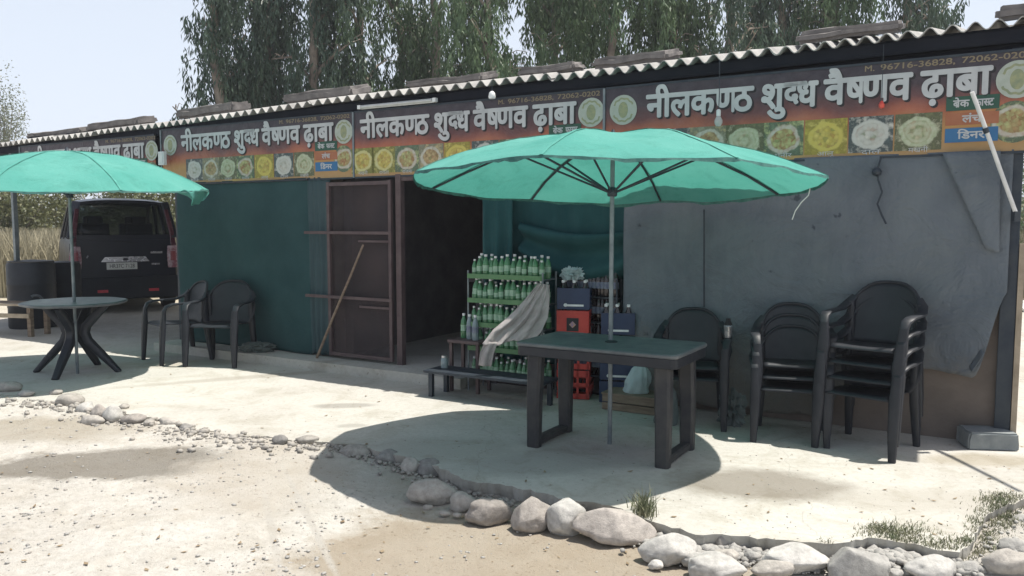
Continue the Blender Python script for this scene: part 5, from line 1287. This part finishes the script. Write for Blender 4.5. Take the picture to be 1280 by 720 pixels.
blades('dry_grass', 42000, lambda R_: (lambda Y, px: (((px-640)/1000)*Y, Y, -.02 if px < 1180 else gh(((px-640)/1000)*Y, Y)))(R_.uniform(17.5, 27), R_.uniform(-160, 330) if R_.random() < .8 else R_.uniform(1190, 1420)), .7, 1.55, .035, 'grassdry', 6, .35)
blades('verge_grass', 9000, lambda R_: (lambda Y, px: (((px-640)/1000)*Y, Y, gh(((px-640)/1000)*Y, Y)))(R_.uniform(18.5, 22), R_.uniform(-160, 320)), .15, .6, .03, 'grassgreen', 16, .5)

# ---------------------------------------------------------------- trees
def leaves(P_, Dn, L, Wd, R_):
    """quads for leaves: base points P_, hanging directions Dn"""
    n = len(P_); s = R_.normal(0, 1, (n, 3)); s -= Dn*(s*Dn).sum(1)[:, None]; s /= np.linalg.norm(s, axis=1)[:, None]+1e-9
    l = L*R_.uniform(.6, 1.3, (n, 1)); w_ = Wd*R_.uniform(.7, 1.3, (n, 1))
    a = P_; b = P_+Dn*l*.4+s*w_/2; c = P_+Dn*l; d = P_+Dn*l*.4-s*w_/2
    V_ = np.stack([a, b, c, d], 1).reshape(-1, 3); return V_, np.arange(n*4).reshape(n, 4)
def eucalyptus(label, px, Y, htot, rad_, zlow, seed, m_='leaf', nstr=230, lean=0, dens=60, group='eucalyptus trees behind the eatery'):
    rad = rad_*(1.25 if seed > 20 else .85); nstr = int(nstr*1.12); zlow = min(zlow, 3.0) if zlow < 4 else zlow-.6; R_ = np.random.default_rng(seed); rnd = random.Random(seed)
    X = (px-640)/1000*Y; t = thing('eucalyptus_tree', label, 'tree', (X, Y, -.02), 0, group)
    pts = [Vector((0, 0, 0))]; k = 0
    for i in range(1, 9):
        z = htot*i/8; pts.append(Vector((lean*z/htot+.12*rnd.uniform(-1, 1), .12*rnd.uniform(-1, 1), z)))
    rs = [.17*(1-.085*i) for i in range(9)]
    MB().tube(pts, rs, 9).build('trunk', 'bark', t, smooth=True)
    tips = []
    for i in range(16):
        lm = MB(); f_ = rnd.uniform(.22, .98); q = f_*8; k = min(7, int(q)); b = pts[k].lerp(pts[k+1], q-k); a = rnd.uniform(0, 2*PI); ln = rad*rnd.uniform(.6, 1.1)*(1.05-.35*f_)
        m1 = b+Vector((math.cos(a)*ln*.5, math.sin(a)*ln*.5, ln*.55)); m2 = b+Vector((math.cos(a)*ln*.95, math.sin(a)*ln*.95, ln*rnd.uniform(.5, 1.0)))
        lm.tube([b, m1, m2], [.05, .032, .012], 6)
        for _ in range(5):
            c = m1.lerp(m2, rnd.uniform(.0, .95)) if rnd.random() < .7 else b.lerp(m1, rnd.uniform(.3, 1)); e = c+Vector((rnd.uniform(-1, 1), rnd.uniform(-1, 1), rnd.uniform(-.1, .5)))*rad*.35
            lm.tube([c, (c+e)/2+Vector((0, 0, .1)), e], [.014, .01, .005], 4); tips += [c, (c+e)/2, e]
        lm.build('limb', 'bark', t, smooth=True)
    tips = [p for p in tips if p.z > zlow-.3]
    PP, DD = [], []
    for s in range(nstr):
        p = np.array(rnd.choice(tips))+R_.normal(0, .22, 3); L = R_.uniform(.5, 1.9)
        if p[2]-L < zlow: L = max(.25, p[2]-zlow)
        n = int(dens*L/1.2)+6; u = np.sort(R_.random(n)); sw = R_.normal(0, .12, 2)
        wv = np.stack([p[0]+sw[0]*u*L+.03*np.sin(u*9+s), p[1]+sw[1]*u*L, p[2]-u*L], 1)+R_.normal(0, .055, (n, 3))*np.array([1, 1, .6])
        PP.append(wv); d = np.stack([R_.normal(0, .32, n), R_.normal(0, .32, n), -np.ones(n)], 1); DD.append(d/np.linalg.norm(d, axis=1)[:, None])
    V_, F_ = leaves(np.concatenate(PP), np.concatenate(DD), .19, .042, R_)
    fastmesh('crown', V_, F_, m_, t); return t
EU = [('leftmost eucalyptus, thin and see-through, its branch reaching left over the roof', 276, 19.5, 8.6, 1.25, 3.6, 150, 'leafdark'),
      ('tall dark eucalyptus with the densest hanging foliage, second from the left', 345, 21, 10.5, 1.5, 3.2, 300, 'leafdark'),
      ('eucalyptus with a pale trunk showing, right of the densest dark one', 395, 20, 10.5, 1.3, 3.2, 250, 'leafdark'),
      ('loose eucalyptus over the tube lamp with a gap of sky at its left', 458, 21, 9.6, 1.25, 3.0, 190, 'leaf'),
      ('slim eucalyptus filling the space between the tube lamp and the broad one', 500, 22.5, 8.6, 1.2, 3.0, 200, 'leaf'),
      ('broad eucalyptus right of the narrow sky gap above the middle signboard', 545, 21.5, 10.5, 1.6, 3.2, 300, 'leaf'),
      ('dense green eucalyptus above the hanging lamp holder', 612, 20, 10, 1.4, 3.2, 290, 'leaf'),
      ('eucalyptus above the left half of the right parasol', 690, 22, 9.8, 1.5, 3.2, 280, 'leaf'),
      ('eucalyptus directly above the parasol pole', 765, 20.5, 9.4, 1.4, 3.2, 270, 'leaf'),
      ('eucalyptus just right of the ragged sky gap above the parasol', 838, 21, 10, 1.35, 3.4, 280, 'leaf'),
      ('thin stringy eucalyptus above the hanging clear bulb', 905, 20, 10.2, 1.2, 3.6, 190, 'leafdark'),
      ('stringy eucalyptus left of the long roof slab', 968, 21.5, 10.4, 1.3, 3.8, 210, 'leafdark'),
      ('eucalyptus behind the long roof slab', 1035, 20.5, 10.2, 1.2, 4.0, 200, 'leaf'),
      ('rightmost eucalyptus with foliage hanging beside the open sky', 1118, 20, 10.2, 1.15, 4.6, 170, 'leafdark')]
for i, (lab, px, Y, h, r, zl, ns, m_) in enumerate(EU): eucalyptus(lab, px, Y, h, r, zl, 20+i*3, m_, ns)
# little branch spray that reaches out of the leftmost tree
def bush(label, name, cat, x, y, z, rx, ry, h, n, m_, seed, lsize=.10, group=None, trunk=.0):
    R_ = np.random.default_rng(seed); t = thing(name, label, cat, (x, y, z), 0, group); rnd = random.Random(seed)
    cl = [(R_.normal(0, .42)*rx, R_.normal(0, .42)*ry, (trunk+(1-trunk)*R_.uniform(.12, .95)**.9)*h, R_.uniform(.18, .42)) for _ in range(30)]
    mb = MB()
    for c in cl[:12]: mb.tube([(0, 0, 0), (c[0]*.4, c[1]*.4, c[2]*.6), (c[0], c[1], c[2])], [.05, .03, .01], 5)
    mb.build('stems' if not trunk else 'trunk', 'bark', t)
    PP = []
    for c in cl:
        k = n//30; v = R_.normal(0, 1, (k, 3)); v /= np.linalg.norm(v, axis=1)[:, None]; rr = R_.random((k, 1))**.45
        PP.append(v*rr*np.array([rx*c[3]*1.3, ry*c[3]*1.3, h*c[3]*.75])+np.array(c[:3]))
    P_ = np.concatenate(PP); P_ = P_[P_[:, 2] > .02]; d = R_.normal(0, 1, (len(P_), 3))+np.array([0, 0, -.2]); d /= np.linalg.norm(d, axis=1)[:, None]
    V_, F_ = leaves(P_, d, lsize, lsize*.45, R_); fastmesh('crown' if trunk else 'foliage', V_, F_, m_, t); return t
BL = ['at the far left edge', 'left of the dark carport post', 'between the carport post and the drum', 'above the shorter drum', 'just left of the SUV roof', 'seen over the SUV roof', 'right of the SUV roof behind the carport', 'far behind the teal net', 'farther right behind the building']
for i in range(8):
    px = -110+i*62; Y = 29+2.5*math.sin(i*2.1); bush('olive green bush beyond the dry field, '+BL[i], 'olive_bush', 'bush', (px-640)/1000*Y, Y, -.02, 2.1, 1.6, 3.3+.7*math.sin(i*1.7), 5200, 'leafolive', 60+i, .16, 'olive bushes beyond the dry field')
for i, lab in enumerate(('at the right edge behind the white car', 'outside the right edge, farther on', 'outside the right edge beyond the road')):
    px = 1262+i*75; Y = 25+i*2; bush('brownish bush '+lab, 'brown_bush', 'bush', (px-640)/1000*Y, Y, -1.4, 2.0, 1.6, 3.6, 5000, 'leafolive', 80+i, .15, 'bushes right of the eatery')
bush('small pale tree far away above the left end of the roof', 'far_tree', 'tree', (6-640)/1000*40, 40, 0, 1.3, 1.3, 7.6, 3600, 'leafpale', 91, .14, None, .55)
bush('thin leafy tree seen in the gap right of the corner post', 'roadside_tree', 'tree', (1292-640)/1000*17, 17, -1.4, 1.5, 1.5, 5.0, 2200, 'leaf', 93, .12, None, .55)
# far tree line all round the horizon
R_ = np.random.default_rng(5); PP = []
for k in range(240):
    a = R_.uniform(-1.25, 1.25); r = R_.uniform(120, 190); h = R_.uniform(4, 9); c = np.array([math.sin(a)*r, math.cos(a)*r, h*.5-1])
    v = R_.normal(0, 1, (130, 3)); v /= np.linalg.norm(v, axis=1)[:, None]; PP.append(v*np.array([h*.9, h*.9, h*.55])*R_.random((130, 1))**.4+c)
P_ = np.concatenate(PP); d = R_.normal(0, 1, (len(P_), 3)); d /= np.linalg.norm(d, axis=1)[:, None]; V_, F_ = leaves(P_, d, 1.5, .9, R_)
tag(fastmesh('far_treeline', V_, F_, 'leafpale'), kind='stuff')

# ---------------------------------------------------------------- summer haze: one even closed volume round the whole scene
hz = MB().box((0, 900, 5.5), (3040, 2640, 15.6)); hm = bpy.data.materials.new('haze_air'); hm.use_nodes = True; hn = hm.node_tree; hn.nodes.clear()
ho = hn.nodes.new('ShaderNodeOutputMaterial'); hv = hn.nodes.new('ShaderNodeVolumePrincipled'); hv.inputs['Color'].default_value = (.92, .95, 1, 1); hv.inputs['Density'].default_value = .0015
hv.inputs['Anisotropy'].default_value = .2; hn.links.new(hv.outputs[0], ho.inputs['Volume']); tag(hz.build('haze', hm), kind='stuff')
